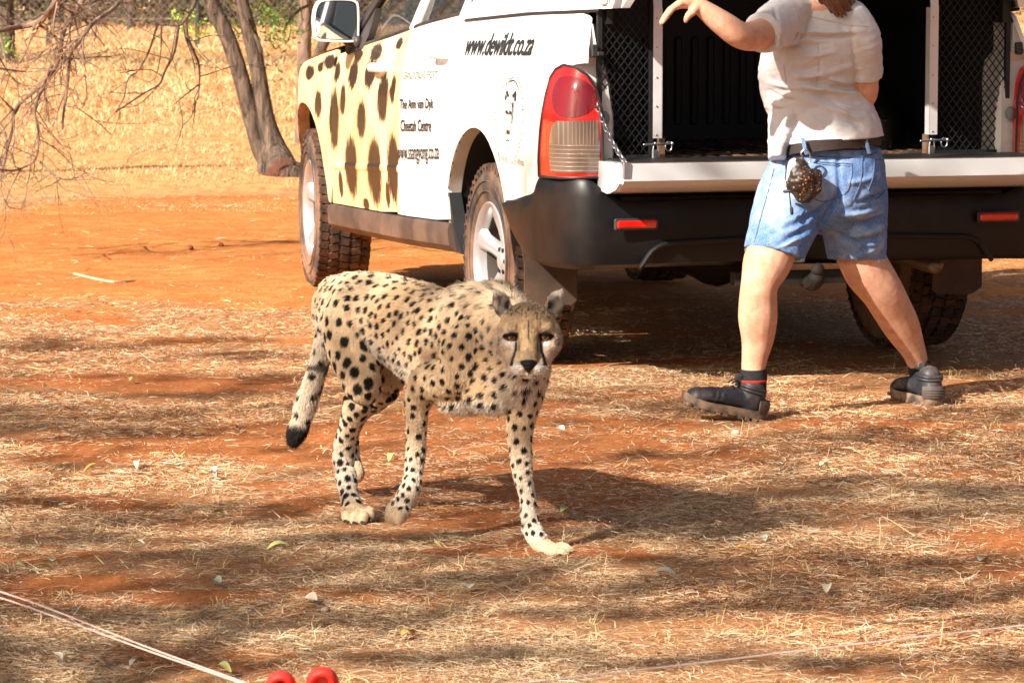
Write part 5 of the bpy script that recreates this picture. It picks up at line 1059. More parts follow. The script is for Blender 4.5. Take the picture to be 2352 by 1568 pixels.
def boot(org, fwd, pitch, roll=0.):
    fwd = np.array(fwd, float); fwd /= np.linalg.norm(fwd); X = fwd * math.cos(pitch) + np.array((0, 0, 1)) * math.sin(pitch); Yv = np.cross((0, 0, 1), fwd); Zv = np.cross(X, Yv); B = np.stack([X, Yv, Zv], 0)
    def tr_(m): m.v = [np.asarray(q) @ B + org - PC for q in m.v]; return m
    e = empty('boot'); e.parent = person
    m = MB(); m.sweep([(.055, 0, .055), (.10, 0, .062), (.15, 0, .058), (.20, 0, .052), (.235, 0, .046)], [.036, .040, .044, .046, .036], [.034, .036, .032, .027, .022], up=(0, 0, 1), n=18)
    m.ball((.042, 0, .058), (.046, .039, .045), 18); m.sweep([(.05, 0, .05), (.050, 0, .082), (.050, 0, .100)], [.040, .040, .037], [.044, .044, .041], up=(1, 0, 0), n=18); m.ball((.22, 0, .042), (.042, .045, .034), 18)
    me = voxel(m, 'upper', .0035, 6); v, nn = arrays(me)
    cr = -.0035 * np.exp(-((v[:, 0] - .155) / .006) ** 2) * (v[:, 2] > .05) - .003 * np.exp(-((v[:, 0] - .172) / .006) ** 2) * (v[:, 2] > .05); v = v + nn * (cr + (noise(v, 60, 5) - .5) * .003)[:, None]
    set_co(me, v @ B + org - PC); up_ = obj('upper', me, e, M_boot)
    m = MB()
    for z in (.094, .104): m.sweep([(.050 + (.043 - .12 * (z - .09)) * math.cos(a), (.0405 - .10 * (z - .09)) * math.sin(a), z + .004 * math.cos(a)) for a in np.linspace(0, 2 * math.pi, 25)], .0058, n=8, sub=1, cap=False)
    tr_(m).build('collar', M_boot, e)
    # sole: outline with lugs
    so_ = spl([(-.005, 0), (.01, .032), (.06, .036), (.11, .036), (.17, .046), (.22, .046), (.262, .026), (.272, 0), (.262, -.028), (.22, -.046), (.17, -.046), (.11, -.036), (.06, -.036), (.01, -.032)], 4, True)
    m = MB(); k = len(so_); V = []
    for z, s in ((.008, .97), (.012, 1.), (.028, 1.02), (.036, .98)): V += [(.13 + (a - .13) * s, b * s, z + .018 * max(0, (a - .18) / .09) ** 2) for a, b in so_]
    m.add(V, [(j * k + i, j * k + (i + 1) % k, (j + 1) * k + (i + 1) % k, (j + 1) * k + i) for j in range(3) for i in range(k)] + [tuple(range(k))[::-1]])
    for i in range(11):
        x = .006 + i * .0245
        if .095 < x < .12: continue
        for y in (-.030, 0, .030): z = .018 * max(0, (x - .18) / .09) ** 2; m.box((x - .008, y - .012, z), (x + .008, y + .012, z + .011), bev=.002)
    tr_(m).build('sole', M_sole, e, auto=40)
    m = MB(); m.sweep([(.022, .040, .050), (-.003, .026, .052), (-.012, 0, .053), (-.003, -.026, .052), (.022, -.040, .050)], .004, .022, up=(0, 0, 1), n=10)
    for z in (.044, .052, .060): m.sweep([(.012, .040, z), (-.008, .026, z), (-.0165, 0, z), (-.008, -.026, z), (.012, -.040, z)], .0018, n=6)
    tr_(m).build('heel_panel', M_heelp, e)
    m = MB()
    for i in range(5): x = .105 + i * .013; z = .108 - i * .0095; m.sweep([(x, .022, z - .006), (x - .003, 0, z + .002), (x, -.022, z - .006)], .0028, n=6)
    m.sweep([(.10, .0, .112), (.112, .018, .120), (.125, .022, .108)], .0028, n=6); m.sweep([(.10, 0, .112), (.115, -.016, .120), (.13, -.02, .106)], .0028, n=6)
    m.sweep([(.085, 0, .105), (.098, 0, .118), (.103, 0, .134)], .016, .005, up=(1, 0, 1), n=10); tr_(m).build('laces', simple('black_lace', (.02, .02, .022), .8), e)
boot(at(1752, 972, 10.90) + np.array((-.002, .03, .0)), (-1, -.10, 0), .20)
boot(gnd(2150, 938) + np.array((.0, -.01, .004)), (-.40, .92, 0), .02)

# ------------------------------------------------------------------ straw, grass, leaves, stones
t = NT('straw'); t.set(col=t.attr('tint'), rough=.8, spec=.2); M_straw = t.m
def blades(name, P, L_, W_, tilt, col, az=None, bend=.3, seg2=True, label=None, **kw):
    """P base points; every blade is a bent two-piece strip; one mesh"""
    n = len(P); az = rng.uniform(0, 2 * math.pi, n) if az is None else az
    dx, dy = np.cos(az), np.sin(az); ct, st = np.cos(tilt), np.sin(tilt)
    D = np.stack([dx * ct, dy * ct, st], 1); S = np.stack([-dy, dx, rng.uniform(-.9, .9, n)], 1); S /= np.linalg.norm(S, axis=1)[:, None]
    B = rng.normal(0, bend, (n, 3)); B[:, 2] = -np.abs(B[:, 2]) * .5
    M1 = P + D * (L_ * .5)[:, None]; E = P + (D + B) * L_[:, None]; E[:, 2] = np.maximum(E[:, 2], P[:, 2] + .001)
    w = (W_ / 2)[:, None]; V = np.stack([P - S * w, P + S * w, M1 - S * w * .9, M1 + S * w * .9, E], 1).reshape(-1, 3)
    b = np.arange(n)[:, None] * 5; Q = np.concatenate([b + (0, 1, 3), b + (0, 3, 2), b + (2, 3, 4)], 1).reshape(-1, 3)
    me = bpy.data.meshes.new(name); me.vertices.add(len(V)); me.vertices.foreach_set('co', V.astype(np.float32).ravel()); me.loops.add(Q.size); me.loops.foreach_set('vertex_index', Q.astype(np.int32).ravel())
    me.polygons.add(len(Q)); me.polygons.foreach_set('loop_start', np.arange(len(Q), dtype=np.int32) * 3); me.update(calc_edges=True)
    attr_col(me, 'tint', np.repeat(col, 5, 0)); return obj(name, me, None, M_straw, **kw)
def pal(n, cols, wts, v=.2):
    c = np.array(cols, float)[rng.choice(len(cols), n, p=np.array(wts) / sum(wts))]; return np.clip(c * rng.uniform(1 - v, 1 + v, (n, 1)), 0, 1)
def scatter(n, y0, y1, powr=2.):
    """denser towards the near edge, filling the wedge that can be seen plus a margin"""
    a, b = y0 ** (1 - powr), y1 ** (1 - powr); y = (a + rng.random(n) * (b - a)) ** (1 / (1 - powr)) if powr != 1 else y0 * (y1 / y0) ** rng.random(n)
    x = rng.uniform(-1, 1, n) * (.170 * y + .25); return x, y
x, y = scatter(680000, 6.4, 22.5, 1.95)
bb = bare(x, y); cl_ = fbm(np.stack([x, y, 0 * x], 1), 3.2, 3, 44); k = (rng.random(len(x)) > bb * .95) & (rng.random(len(x)) < sstep(.26, .52, cl_) + .22)
x, y = x[k], y[k]; n = len(x); z = gheight(x, y); hump = rng.random(n) ** 2 * .018 * sstep(.4, .65, cl_[k])
grey = fbm(np.stack([x, y, 0 * x], 1), .9, 2, 77)
col = pal(n, [(.76, .42, .20), (.64, .29, .12), (.92, .62, .36), (.22, .09, .045), (.42, .34, .22), (.97, .80, .58)], [3.4, 3, 3.6, 4., 1.2, 1.8]); gg = sstep(.5, .68, grey)[:, None] * .55; col = col * (1 - gg) + np.array((.46, .36, .23)) * gg
blades('straw_litter', np.stack([x, y, z + hump], 1), rng.gamma(3., .0095, n).clip(.008, .10), rng.uniform(.0009, .0025, n) * (y / 9) ** .5, rng.normal(.06, .16, n).clip(-.05, .7), col, bend=.22, kind='stuff', label='flat dry straw litter scattered over the red earth', category='straw')
# upright tufts close by
x, y = scatter(520, 6.5, 15, 1.6); k = bare(x, y) < .4; x, y = x[k], y[k]; m_ = 9; n = len(x) * m_; X = np.repeat(x, m_) + rng.normal(0, .014, n); Y = np.repeat(y, m_) + rng.normal(0, .014, n)
blades('grass_tufts', np.stack([X, Y, gheight(X, Y)], 1), rng.uniform(.015, .055, n), rng.uniform(.0010, .0019, n), rng.uniform(.3, 1.4, n), pal(n, [(.66, .50, .24), (.42, .42, .18), (.75, .58, .32)], [3, 2, 3]), bend=.35, kind='stuff', label='short upright dry grass tufts in the foreground', category='grass')
# field of tall dry grass
def field(n, y0, y1, pw, hl, hh, wl):
    x, y = scatter(n, y0, y1, pw); cl2 = fbm(np.stack([x, y, 0 * x], 1), .8, 3, 12); k = rng.random(n) < sstep(.3, .5, cl2) * .9 + .12; x, y, c2 = x[k], y[k], cl2[k]; n = len(x)
    ramp_ = sstep(21.2, 30, y); L_ = rng.uniform(hl, hh, n) * (.25 + .75 * ramp_) * (.5 + c2); 
    c = pal(n, [(.74, .43, .20), (.64, .34, .14), (.86, .61, .36), (.36, .17, .08), (.50, .34, .18)], [4, 3, 3, 1.6, 1.]); 
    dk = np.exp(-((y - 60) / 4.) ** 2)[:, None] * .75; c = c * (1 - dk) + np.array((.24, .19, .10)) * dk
    return x, y, L_, rng.uniform(.7, 1.3, n) * wl * (y / 25), c
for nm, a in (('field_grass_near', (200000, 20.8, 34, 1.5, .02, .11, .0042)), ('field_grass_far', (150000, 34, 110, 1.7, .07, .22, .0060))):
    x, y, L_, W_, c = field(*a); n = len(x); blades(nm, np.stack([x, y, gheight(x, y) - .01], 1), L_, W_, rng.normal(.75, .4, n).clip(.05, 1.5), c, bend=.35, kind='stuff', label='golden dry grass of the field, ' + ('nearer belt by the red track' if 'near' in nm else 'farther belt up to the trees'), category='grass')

# fallen leaves, twigs and stones one can pick out
def leaf_mesh(L_, W_, curl):
    v = []; 
    for i, tt in enumerate(np.linspace(0, 1, 6)):
        w = W_ * math.sin(math.pi * (.06 + .9 * tt)) ** .8 / 2; zc = curl * 4 * tt * (1 - tt)
        v += [(tt * L_, -w, zc + w * .45), (tt * L_, 0, zc), (tt * L_, w, zc + w * .45)]
    m = MB(); m.add(v, [(i * 3 + j, i * 3 + j + 1, i * 3 + j + 4, i * 3 + j + 3) for i in range(5) for j in range(2)]); return m.mesh('fallen_leaf')
LM = {k: simple('leaf_' + k, c, .6, 0, .15, 30) for k, c in (('yellow_green', (.50, .50, .16)), ('pale_green', (.42, .50, .36)), ('ochre', (.55, .30, .06)), ('cream', (.78, .66, .48)), ('grey', (.38, .35, .28)), ('dark_green', (.04, .10, .03)))}
leaves = [('yellow_green', 980, 1272), ('yellow_green', 900, 1058), ('pale_green', 125, 1313), ('yellow_green', 80, 1325), ('cream', 320, 1062), ('cream', 100, 888), ('yellow_green', 292, 872), ('ochre', 192, 1083), ('cream', 493, 1080), ('dark_green', 550, 984), ('grey', 495, 1092), ('cream', 331, 1277), ('pale_green', 507, 1365), ('yellow_green', 1287, 1187), ('cream', 1278, 1000), ('pale_green', 1745, 1245), ('yellow_green', 2215, 1016), ('grey', 2215, 1056), ('cream', 1898, 1361), ('ochre', 1735, 1283), ('yellow_green', 485, 1180), ('yellow_green', 60, 1325), ('cream', 165, 1098), ('grey', 120, 1011), ('pale_green', 1615, 1238), ('yellow_green', 665, 1270), ('cream', 1075, 1362), ('ochre', 445, 990), ('yellow_green', 530, 1548), ('cream', 140, 1530), ('grey', 330, 1590 - 60), ('cream', 1900, 895 + 190), ('pale_green', 2250, 1290), ('ochre', 950, 1450), ('grey', 1500, 1330), ('cream', 700, 1390)]
SIZE = ['small', 'curled', 'broad', 'narrow', 'folded']
near_by = lambda u, v: ('in the left foreground' if u < 700 else 'in front of the cheetah' if u < 1400 and v > 1200 else 'between the cheetah and the boots' if u < 1800 and v < 1250 else 'in the right foreground')
cnt_l = {}
meshes = [leaf_mesh(.045, .024, .006), leaf_mesh(.06, .020, .012), leaf_mesh(.035, .028, .004)]
for i, (cn, u, v) in enumerate(leaves):
    p = gnd(u, v); me = meshes[i % 3].copy(); me.materials.append(LM[cn]); o = obj('fallen_leaf', me); o.location = (p[0], p[1], float(gheight(p[:1], p[1:2])[0]) + .012); o.rotation_euler = (rng.uniform(-.35, .5), rng.uniform(-.35, .2), rng.uniform(0, 6.28))
    o['label'] = '%s fallen leaf lying on the dry ground %s' % (cn.replace('_', ' '), near_by(u, v)); o['category'] = 'leaf'; o['group'] = '%s fallen leaves %s' % (cn.replace('_', ' '), near_by(u, v))
def rock(u, v, r, name, mat, label, flat=.6):
    m = MB(); m.ball((0, 0, 0), (r, r * .8, r * flat), 12); me = m.mesh(name); vv, nn = arrays(me); set_co(me, vv * (1 + (noise(vv + u, 1.3 / r, 3) - .5) * .7)[:, None]); p = gnd(u, v); o = obj(name, me, None, mat, label=label, category='stone'); o.location = (p[0], p[1], float(gheight(p[:1], p[1:2])[0]) + r * flat * .5); o.rotation_euler[2] = u
M_rock = simple('grey_stone', (.30, .24, .20), .9, 0, .2, 40, .3); M_clod = simple('red_clod', (.30, .09, .04), .95, 0, .25, 40, .3)
rock(747, 1401, .013, 'stone', M_rock, 'small grey stone in the foreground left of centre'); rock(435, 567, .030, 'clod', M_clod, 'dark red clod of earth on the bare red track'); rock(508, 562, .018, 'clod', M_clod, 'smaller red clod right of the larger one on the track', .7); rock(1690, 998, .016, 'stone', simple('pale_stone', (.62, .42, .32), .8), 'pale pinkish stone beside the raised boot')
def tubeobj(name, pts, r, mat, sub=4, n=6, **kw):
    m = MB(); m.sweep(pts, r, n=n, sub=sub, cap=False); return m.build(name, mat, None, **kw)
def gp(u, v, h=.006): p = gnd(u, v); return (p[0], p[1], float(gheight(p[:1], p[1:2])[0]) + h)
M_stem = simple('dry_stem', (.70, .52, .30), .8); M_twig = simple('brown_twig', (.16, .10, .06), .8)
tubeobj('dry_stem', [gp(1965, 1430), gp(2100, 1423), gp(2180, 1420), gp(2235, 1412)], .0022, M_twig, label='long thin brown twig lying in the right foreground', category='twig')
tubeobj('dry_stem', [gp(170, 628), gp(215, 638), gp(262, 649), gp(308, 641)], .006, M_stem, label='pale curved stem lying on the red track', category='twig')
tubeobj('dry_stem', [gp(2020, 1255), gp(2022, 1250, .03), gp(2027, 1245, .06), gp(2100, 1250, .02)], .0010, M_stem, label='bent yellow grass stem standing in the right foreground', category='grass stem')
tubeobj('dry_stem', [gp(1768, 1350), gp(1772, 1340, .03), gp(1776, 1330, .07)], .0010, M_stem, label='thin yellow grass stem standing alone below the raised boot', category='grass stem')
for k, (u, v) in enumerate(((1545, 792), (2160, 1440), (1290, 1240), (1700, 985), (1715, 990))):
    tubeobj('dry_stem', [gp(u, v + 26), gp(u + 6, v + 20, .05), gp(u - 4 + 9 * (k % 2), v + 22, .06)], .0010, M_stem, label=['thin stem in the shade under the tailgate', 'bent stem far right in the foreground', 'short stem beside the forward paw', 'first straw stem by the heel of the raised boot', 'second straw stem by the heel of the raised boot'][k], category='grass stem')

# ------------------------------------------------------------------ red reels and cord in the foreground
t = NT('red_plastic'); t.set(col=t.mix(t.noise(30, 3), (.62, .018, .014), (.80, .05, .035)), rough=.6, spec=.3, sss=.05); M_rp = t.m
for (u, v, lab, sc_) in ((646, 1576, 'red plastic peg with open loop top, left of the pair', 1.), (741, 1568, 'red plastic peg with rounded loop top, right of the pair', 1.05)):
    Yd = 4.95; c_ = at(u, v, Yd); pg = empty('marker_peg', (c_[0], c_[1], 0), label=lab, category='peg'); q = np.array((c_[0], c_[1], 0)); r = .0160 * sc_
    m = MB(); m.sweep([c_ - q + (r * math.cos(a) * 1.0, -.01 * math.sin(a), r * math.sin(a) * 1.15) for a in np.linspace(-.4 * math.pi, 1.4 * math.pi, 18)], .0075 * sc_, .014 * sc_, up=(0, 1, 0), n=12, sub=1); m.build('loop', M_rp, pg)
    m = MB(); m.ball(c_ - q + (0, .006, -.001), (r * .95, .004, r * 1.08), 18); m.build('web', simple('pale_red_plastic', (.80, .16, .12), .6) if u > 700 else simple('inner_red_plastic', (.42, .015, .012), .6), pg)
    m = MB(); m.sweep([(0, 0, 0), (0, 0, c_[2] * .5), (0, 0, c_[2] - r * 1.1)], [.004, .009, .012], n=12, sub=3); m.build('stake', M_rp, pg)
    if u < 700: m = MB(); m.sweep([c_ - q + (-.006, -.004, -.02), c_ - q + (.002, -.008, 0), c_ - q + (.008, -.004, .012)], .0035, n=8); m.build('hook', simple('dark_red_plastic', (.35, .02, .02), .4), pg)
M_cord = simple('pale_cord', (.82, .66, .60), .7, 0, .15, 60)
a = at(690, 1618, 4.97); b = at(-40, 1352, 5.6); b2 = at(-40, 1366, 5.55); m1 = at(330, 1480, 5.25)
e1 = at(-1500, 830, 7.5)
tubeobj('cord', [a, at(560, 1566, 5.06), at(330, 1482, 5.25), at(100, 1392, 5.48), at(-60, 1338, 5.62), at(-900, 1060, 6.6)], .0008, M_cord, label='upper strand of pinkish cord running left from the red pegs', category='cord')
tubeobj('cord', [a + (0, 0, -.004), at(548, 1566, 5.05), at(330, 1490, 5.22), at(100, 1406, 5.45), at(-60, 1352, 5.6), at(-900, 1080, 6.5)], .0008, M_cord, label='lower strand of pinkish cord running left from the red pegs', category='cord')
tubeobj('cord', [at(760, 1620, 4.97), at(1200, 1568, 5.3), at(1560, 1527, 5.55), at(1980, 1477, 5.85), at(2400, 1430, 6.1), at(3200, 1345, 6.6)], .0015, M_cord, label='single pinkish cord stretched across the right foreground', category='cord')

# ------------------------------------------------------------------ background trees
t = NT('bark'); n = t.noise(1., 6, vec=t.mapped((26, 26, 5)), rough=.65, dist=.6); t.set(col=t.mix(t.ramp(n, [(.35, 0.), (.65, 1.)]), (.030, .019, .014), (.23, .16, .115)), rough=.9); t.bump(n, 1., .04); M_bark = t.m
t = NT('grey_bark'); n = t.noise(1., 6, vec=t.mapped((30, 30, 7)), rough=.65); t.set(col=t.mix(t.ramp(n, [(.35, 0.), (.65, 1.)]), (.075, .045, .03), (.33, .22, .16)), rough=.9); t.bump(n, .6, .01); M_gbark = t.m
def limb(m, rows, n=12, sub=5, wob=.0):
    P = np.array([at(*r[:3]) for r in rows]); m.sweep(P, [r[3] for r in rows], n=n, sub=sub)
def leafcards(m, C, R, n, size, mi=0, squash=1.):
    """n small folded leaves in an ellipsoid"""
    D = rng.normal(0, 1, (n, 3)); D /= np.linalg.norm(D, axis=1)[:, None]; P = np.array(C) + D * (rng.random(n) ** .5)[:, None] * np.array(R)
    a = rng.normal(0, 1, (n, 3)); a /= np.linalg.norm(a, axis=1)[:, None]; b = np.cross(a, rng.normal(0, 1, (n, 3))); b /= np.linalg.norm(b, axis=1)[:, None]
    s = (rng.uniform(.6, 1.3, n) * size)[:, None]; V = np.stack([P - a * s, P - b * s * .38, P + a * s, P + b * s * .38], 1).reshape(-1, 3); q = np.arange(n)[:, None] * 4 + np.arange(4); m.add(V, q.tolist(), mi)
def leafmat(name, a, b):
    t = NT(name); g = t.n('ShaderNodeNewGeometry'); t.set(col=t.mix(g.outputs['Random Per Island'], a, b), rough=.55, spec=.3)
    tr_ = t.n('ShaderNodeBsdfTranslucent'); tr_.inputs[0].default_value = (*[x * .9 for x in b], 1); mx = t.n('ShaderNodeMixShader'); mx.inputs[0].default_value = .3; t.l(t.p.outputs[0], mx.inputs[1]); t.l(tr_.outputs[0], mx.inputs[2]); t.l(mx.outputs[0], t.out.inputs[0]); return t.m
M_lg = leafmat('green_leaves', (.05, .11, .03), (.28, .42, .10)); M_lo = leafmat('olive_leaves', (.07, .08, .035), (.24, .25, .13)); M_lb = leafmat('dry_scrub', (.045, .028, .022), (.17, .11, .08)); M_ll = leafmat('fresh_leaves', (.24, .40, .05), (.50, .68, .14))
# twin-stemmed tree left of the truck
tw = empty('twin_trunk_tree', tuple(gnd(640, 402)), label='twin trunked tree standing beside the front wheel of the truck', category='tree'); TW = np.array(tw.location)
def tbuild(m, name, mat, par, o_, **kw): m.v = [np.asarray(q) - o_ for q in m.v]; return m.build(name, mat, par, **kw)
D = 24.6
m = MB(); limb(m, [(640, 412, D, .13), (622, 372, D, .095), (603, 340, D, .082), (585, 290, D, .070), (566, 225, D, .062), (545, 150, D, .060), (520, 80, D, .058), (490, 20, D, .055), (462, -40, D, .05), (400, -170, D, .04), (350, -330, D + .4, .025)]); 
m.ball(at(622, 385, D), .1); me_ = tbuild(m, 'trunk', M_bark, tw, TW)
m = MB(); limb(m, [(650, 412, D - .05, .15), (640, 372, D - .05, .115), (628, 335, D, .088), (612, 280, D, .068), (600, 210, D, .060), (588, 140, D, .058), (572, 70, D, .056), (555, 10, D, .054), (535, -60, D, .05), (540, -200, D, .04), (590, -360, D, .025)]); limb(m, [(650, 405, D - .1, .12), (672, 400, D - .15, .10), (690, 425, D - .2, .05)])
limb(m, [(600, 118, D - .1, .016), (590, 90, D - .1, .014), (568, 58, D - .1, .011), (556, 30, D - .1, .009)], n=8); tbuild(m, 'trunk', M_bark, tw, TW)
m = MB(); limb(m, [(690, -200, D + .4, .03), (702, -60, D + .3, .025), (712, 4, D + .3, .013), (690, 22, D + .2, .011), (664, 45, D + .2, .010), (652, 72, D + .2, .006)], n=8)
for rows in ([(664, 40), (668, 70), (660, 95)], [(690, 20), (694, 50), (680, 80)], [(705, 0), (712, 40), (700, 70)]): limb(m, [(a, b, D + .2, .004) for a, b in rows], n=5)
tbuild(m, 'branch', M_bark, tw, TW)
m = MB()
for k in range(14):
    u, v = rng.uniform(598, 690), rng.uniform(-60, 95); leafcards(m, at(u, v, D + rng.uniform(-.5, .8)), (.12, .12, .09), 26, .022)
for u, v, k_ in ((660, 60, 34), (625, 45, 30), (590, 90, 16), (640, 95, 24), (610, 175, 8), (616, 130, 14), (650, 165, 10)): leafcards(m, at(u, v, D + .1), (.16, .15, .10), k_, .024)
for k in range(40): leafcards(m, at(rng.uniform(300, 760), rng.uniform(-460, -200), D + rng.uniform(-1, 1)), (.5, .5, .3), 60, .03)
tbuild(m, 'crown', M_lg, tw, TW)
m = MB()
for u, v, k_ in ((600, 32, 26), (470, 65, 24), (455, 80, 20), (520, 55, 16), (500, 15, 14), (545, 68, 20), (410, 42, 24), (425, 70, 20), (440, 40, 22)): leafcards(m, at(u, v, D + .2), (.12, .1, .07), k_, .024)
tbuild(m, 'fresh_leaves', M_ll, tw, TW)
m = MB(); m.ball(at(655, 392, D - .17), (.11, .06, .10)); m.ball(at(632, 400, D - .16), (.07, .05, .06)); v_ = m; tbuild(m, 'root_hollow', simple('red_brown_root', (.10, .035, .02), .95, 0, .5, 30, .4), tw, TW)
m = MB()
for rows in ([(607, 398), (612, 372), (640, 355), (655, 352)], [(634, 410), (642, 385), (644, 352), (640, 345)], [(672, 402), (664, 375), (656, 352)], [(676, 405), (672, 380), (668, 362)], [(650, 412), (652, 395)]): limb(m, [(a, b, D - .3, .0055) for a, b in rows], n=5)
tbuild(m, 'broken_stem', M_bark, tw, TW)
# single trunk behind the wing mirror with a leaning one next to it
t3 = empty('slim_tree', tuple(gnd(700, 330)), label='slim pale trunk rising behind the wing mirror', category='tree'); o3 = np.array(t3.location); D3 = float(o3[1])
m = MB(); limb(m, [(698, 335, D3, .085), (697, 220, D3, .065), (698, 150, D3, .064), (700, 80, D3, .060), (702, 10, D3, .062), (704, -80, D3, .055), (720, -300, D3, .04)]); tbuild(m, 'trunk', M_gbark, t3, o3)
m = MB()
for k in range(30): leafcards(m, at(rng.uniform(600, 850), rng.uniform(-460, -200), D3 + rng.uniform(-1, 1)), (.5, .5, .3), 50, .03)
tbuild(m, 'crown', M_lo, t3, o3)
t4 = empty('leaning_tree', tuple(gnd(722, 300)), label='dark leaning trunk between the slim tree and the wing mirror', category='tree'); o4 = np.array(t4.location); D4 = float(o4[1])
m = MB(); limb(m, [(712, 300, D4, .08), (722, 180, D4, .062), (735, 120, D4, .055), (752, 85, D4, .05), (790, 30, D4, .045), (850, -60, D4, .035)]); tbuild(m, 'trunk', M_bark, t4, o4)
# bare thorny branches hanging in from the left (their tree stands outside the picture)
bt = empty('bare_branch_tree', (-8.6, 22, 0), label='bare leafless branches hanging into the picture at upper left', category='tree'); OB = np.array(bt.location)
DB = 17.2
def twig(m, p, d, r, L_, depth):
    pts = [np.array(p)]; dd = np.array(d, float)
    for k in range(4): dd = dd + rng.normal(0, .16, 3) * (1, .5, 1); dd /= np.linalg.norm(dd); pts.append(pts[-1] + dd * L_ / 4)
    m.sweep(pts, [r, r * .85, r * .7, r * .55, r * .3], n=5, sub=2, cap=False)
    if depth > 0:
        for k in range(rng.integers(2, 4)):
            b = pts[rng.integers(1, 5)]; e_ = dd + rng.normal(0, .75, 3) * (1, .5, 1); e_ /= np.linalg.norm(e_); twig(m, b, e_, r * .55, L_ * rng.uniform(.45, .75), depth - 1)
mains = [([(150, -40), (125, 12), (95, 48), (45, 62), (-10, 72), (-120, 84)], .022, M_gbark),
 ([(215, -40), (180, 15), (150, 62), (140, 100), (130, 150), (98, 195), (60, 225), (32, 255), (30, 290), (15, 350), (2, 400)], .015, M_gbark),
 ([(300, -30), (260, 20), (215, 52), (185, 92), (160, 128), (157, 170), (152, 220), (146, 260), (143, 298)], .012, M_gbark),
 ([(120, 150), (105, 185), (88, 225), (80, 262), (88, 300), (84, 360), (60, 382), (20, 392), (-40, 380)], .009, M_gbark),
 ([(92, 372), (130, 405), (160, 412), (200, 396)], .006, M_gbark),
 ([(460, -60), (448, 5), (425, 45), (408, 58), (350, 54)], .013, M_bark), ([(428, 30), (430, 80), (446, 120), (457, 150), (458, 190), (455, 230)], .008, M_bark), ([(410, 60), (400, 120), (378, 165), (365, 195), (330, 215), (265, 258)], .008, M_bark), ([(360, 60), (345, 110), (320, 160), (295, 180), (285, 225)], .006, M_bark), ([(456, 195), (430, 215), (400, 240)], .005, M_bark), ([(310, 162), (275, 168)], .004, M_bark),
 ([(-20, 155), (60, 165), (130, 160)], .005, M_gbark), ([(-10, 120), (40, 190), (110, 200)], .004, M_gbark), ([(330, -10), (285, 6), (250, -4), (190, 10), (140, -10)], .006, M_gbark), ([(155, 245), (180, 250), (235, 290), (255, 310)], .0035, M_gbark)]
for i, (pp, r, mt) in enumerate(mains):
    m = MB(); Dk = DB + .5 * math.sin(i * 2.1); P = [at(u, v, Dk + .2 * math.sin(u / 40.)) for u, v in pp]
    m.sweep(P, np.linspace(r, r * .45, len(P)), n=8, sub=4, cap=False)
    Q = spl(P, 3)
    for k in range(int(len(Q) * (.95 if i in (1, 3, 4, 0) else .35))):
        j = rng.integers(1, len(Q)); d = Q[j] - Q[j - 1]; d /= np.linalg.norm(d); d = d * .6 + rng.normal(0, .6, 3) * (1, .6, 1) + (0, 0, -.25); twig(m, Q[j], d / np.linalg.norm(d), r * .32 + .0008, rng.uniform(.10, .38), 2 if i < 5 else 1)
    tbuild(m, 'branch', mt, bt, OB, label=None) if False else tbuild(m, 'branch', mt, bt, OB)
m = MB(); limb(m, [(-1900, 470, 22, .16), (-1880, 200, 22, .13), (-1500, -1500, 21, .10), (-700, -2000, 18.5, .07), (-100, -1500, 17.3, .04), (120, -800, 17.2, .03), (200, -60, 17.2, .02)]); tbuild(m, 'trunk', M_gbark, bt, OB)
m = MB(); limb(m, [(-100, -1500, 17.3, .035), (350, -1300, 17.3, .025), (450, -600, 17.3, .018), (460, -60, 17.2, .013)]); limb(m, [(120, -800, 17.3, .022), (110, -340, 17.3, .022), (150, -40, 17.2, .022)]); limb(m, [(120, -800, 17.3, .018), (320, -70, 17.2, .014), (300, -30, 17.2, .012)]); tbuild(m, 'limb', M_gbark, bt, OB)
m = MB()
for u, v in ((72, 80), (98, 70), (108, 68), (40, 22), (10, 112), (330, 12), (95, 52), (220, 190), (172, 240)): leafcards(m, at(u, v, DB), (.05, .05, .04), 5, .016)
tbuild(m, 'dry_leaves', leafmat('tan_leaves', (.5, .3, .1), (.7, .5, .25)), bt, OB)
# dark trunk on the left edge
te = empty('edge_tree', tuple(gnd(8, 148)), label='dark trunk standing on the left edge of the field', category='tree'); oe = np.array(te.location); De = float(oe[1])
m = MB(); limb(m, [(8, 150, De, .22), (10, 90, De, .18), (8, 20, De, .18), (4, -60, De, .16), (20, -250, De, .1)]); tbuild(m, 'trunk', M_bark, te, oe)
m = MB(); leafcards(m, at(12, 108, De - 2), (.45, .3, .25), 60, .05); leafcards(m, at(0, 92, De - 2), (.35, .3, .3), 40, .05)
for k in range(40): leafcards(m, at(rng.uniform(-160, 180), rng.uniform(-260, -80), De + rng.uniform(-1, 1)), (.9, .9, .6), 40, .07)
tbuild(m, 'crown', M_ll, te, oe)
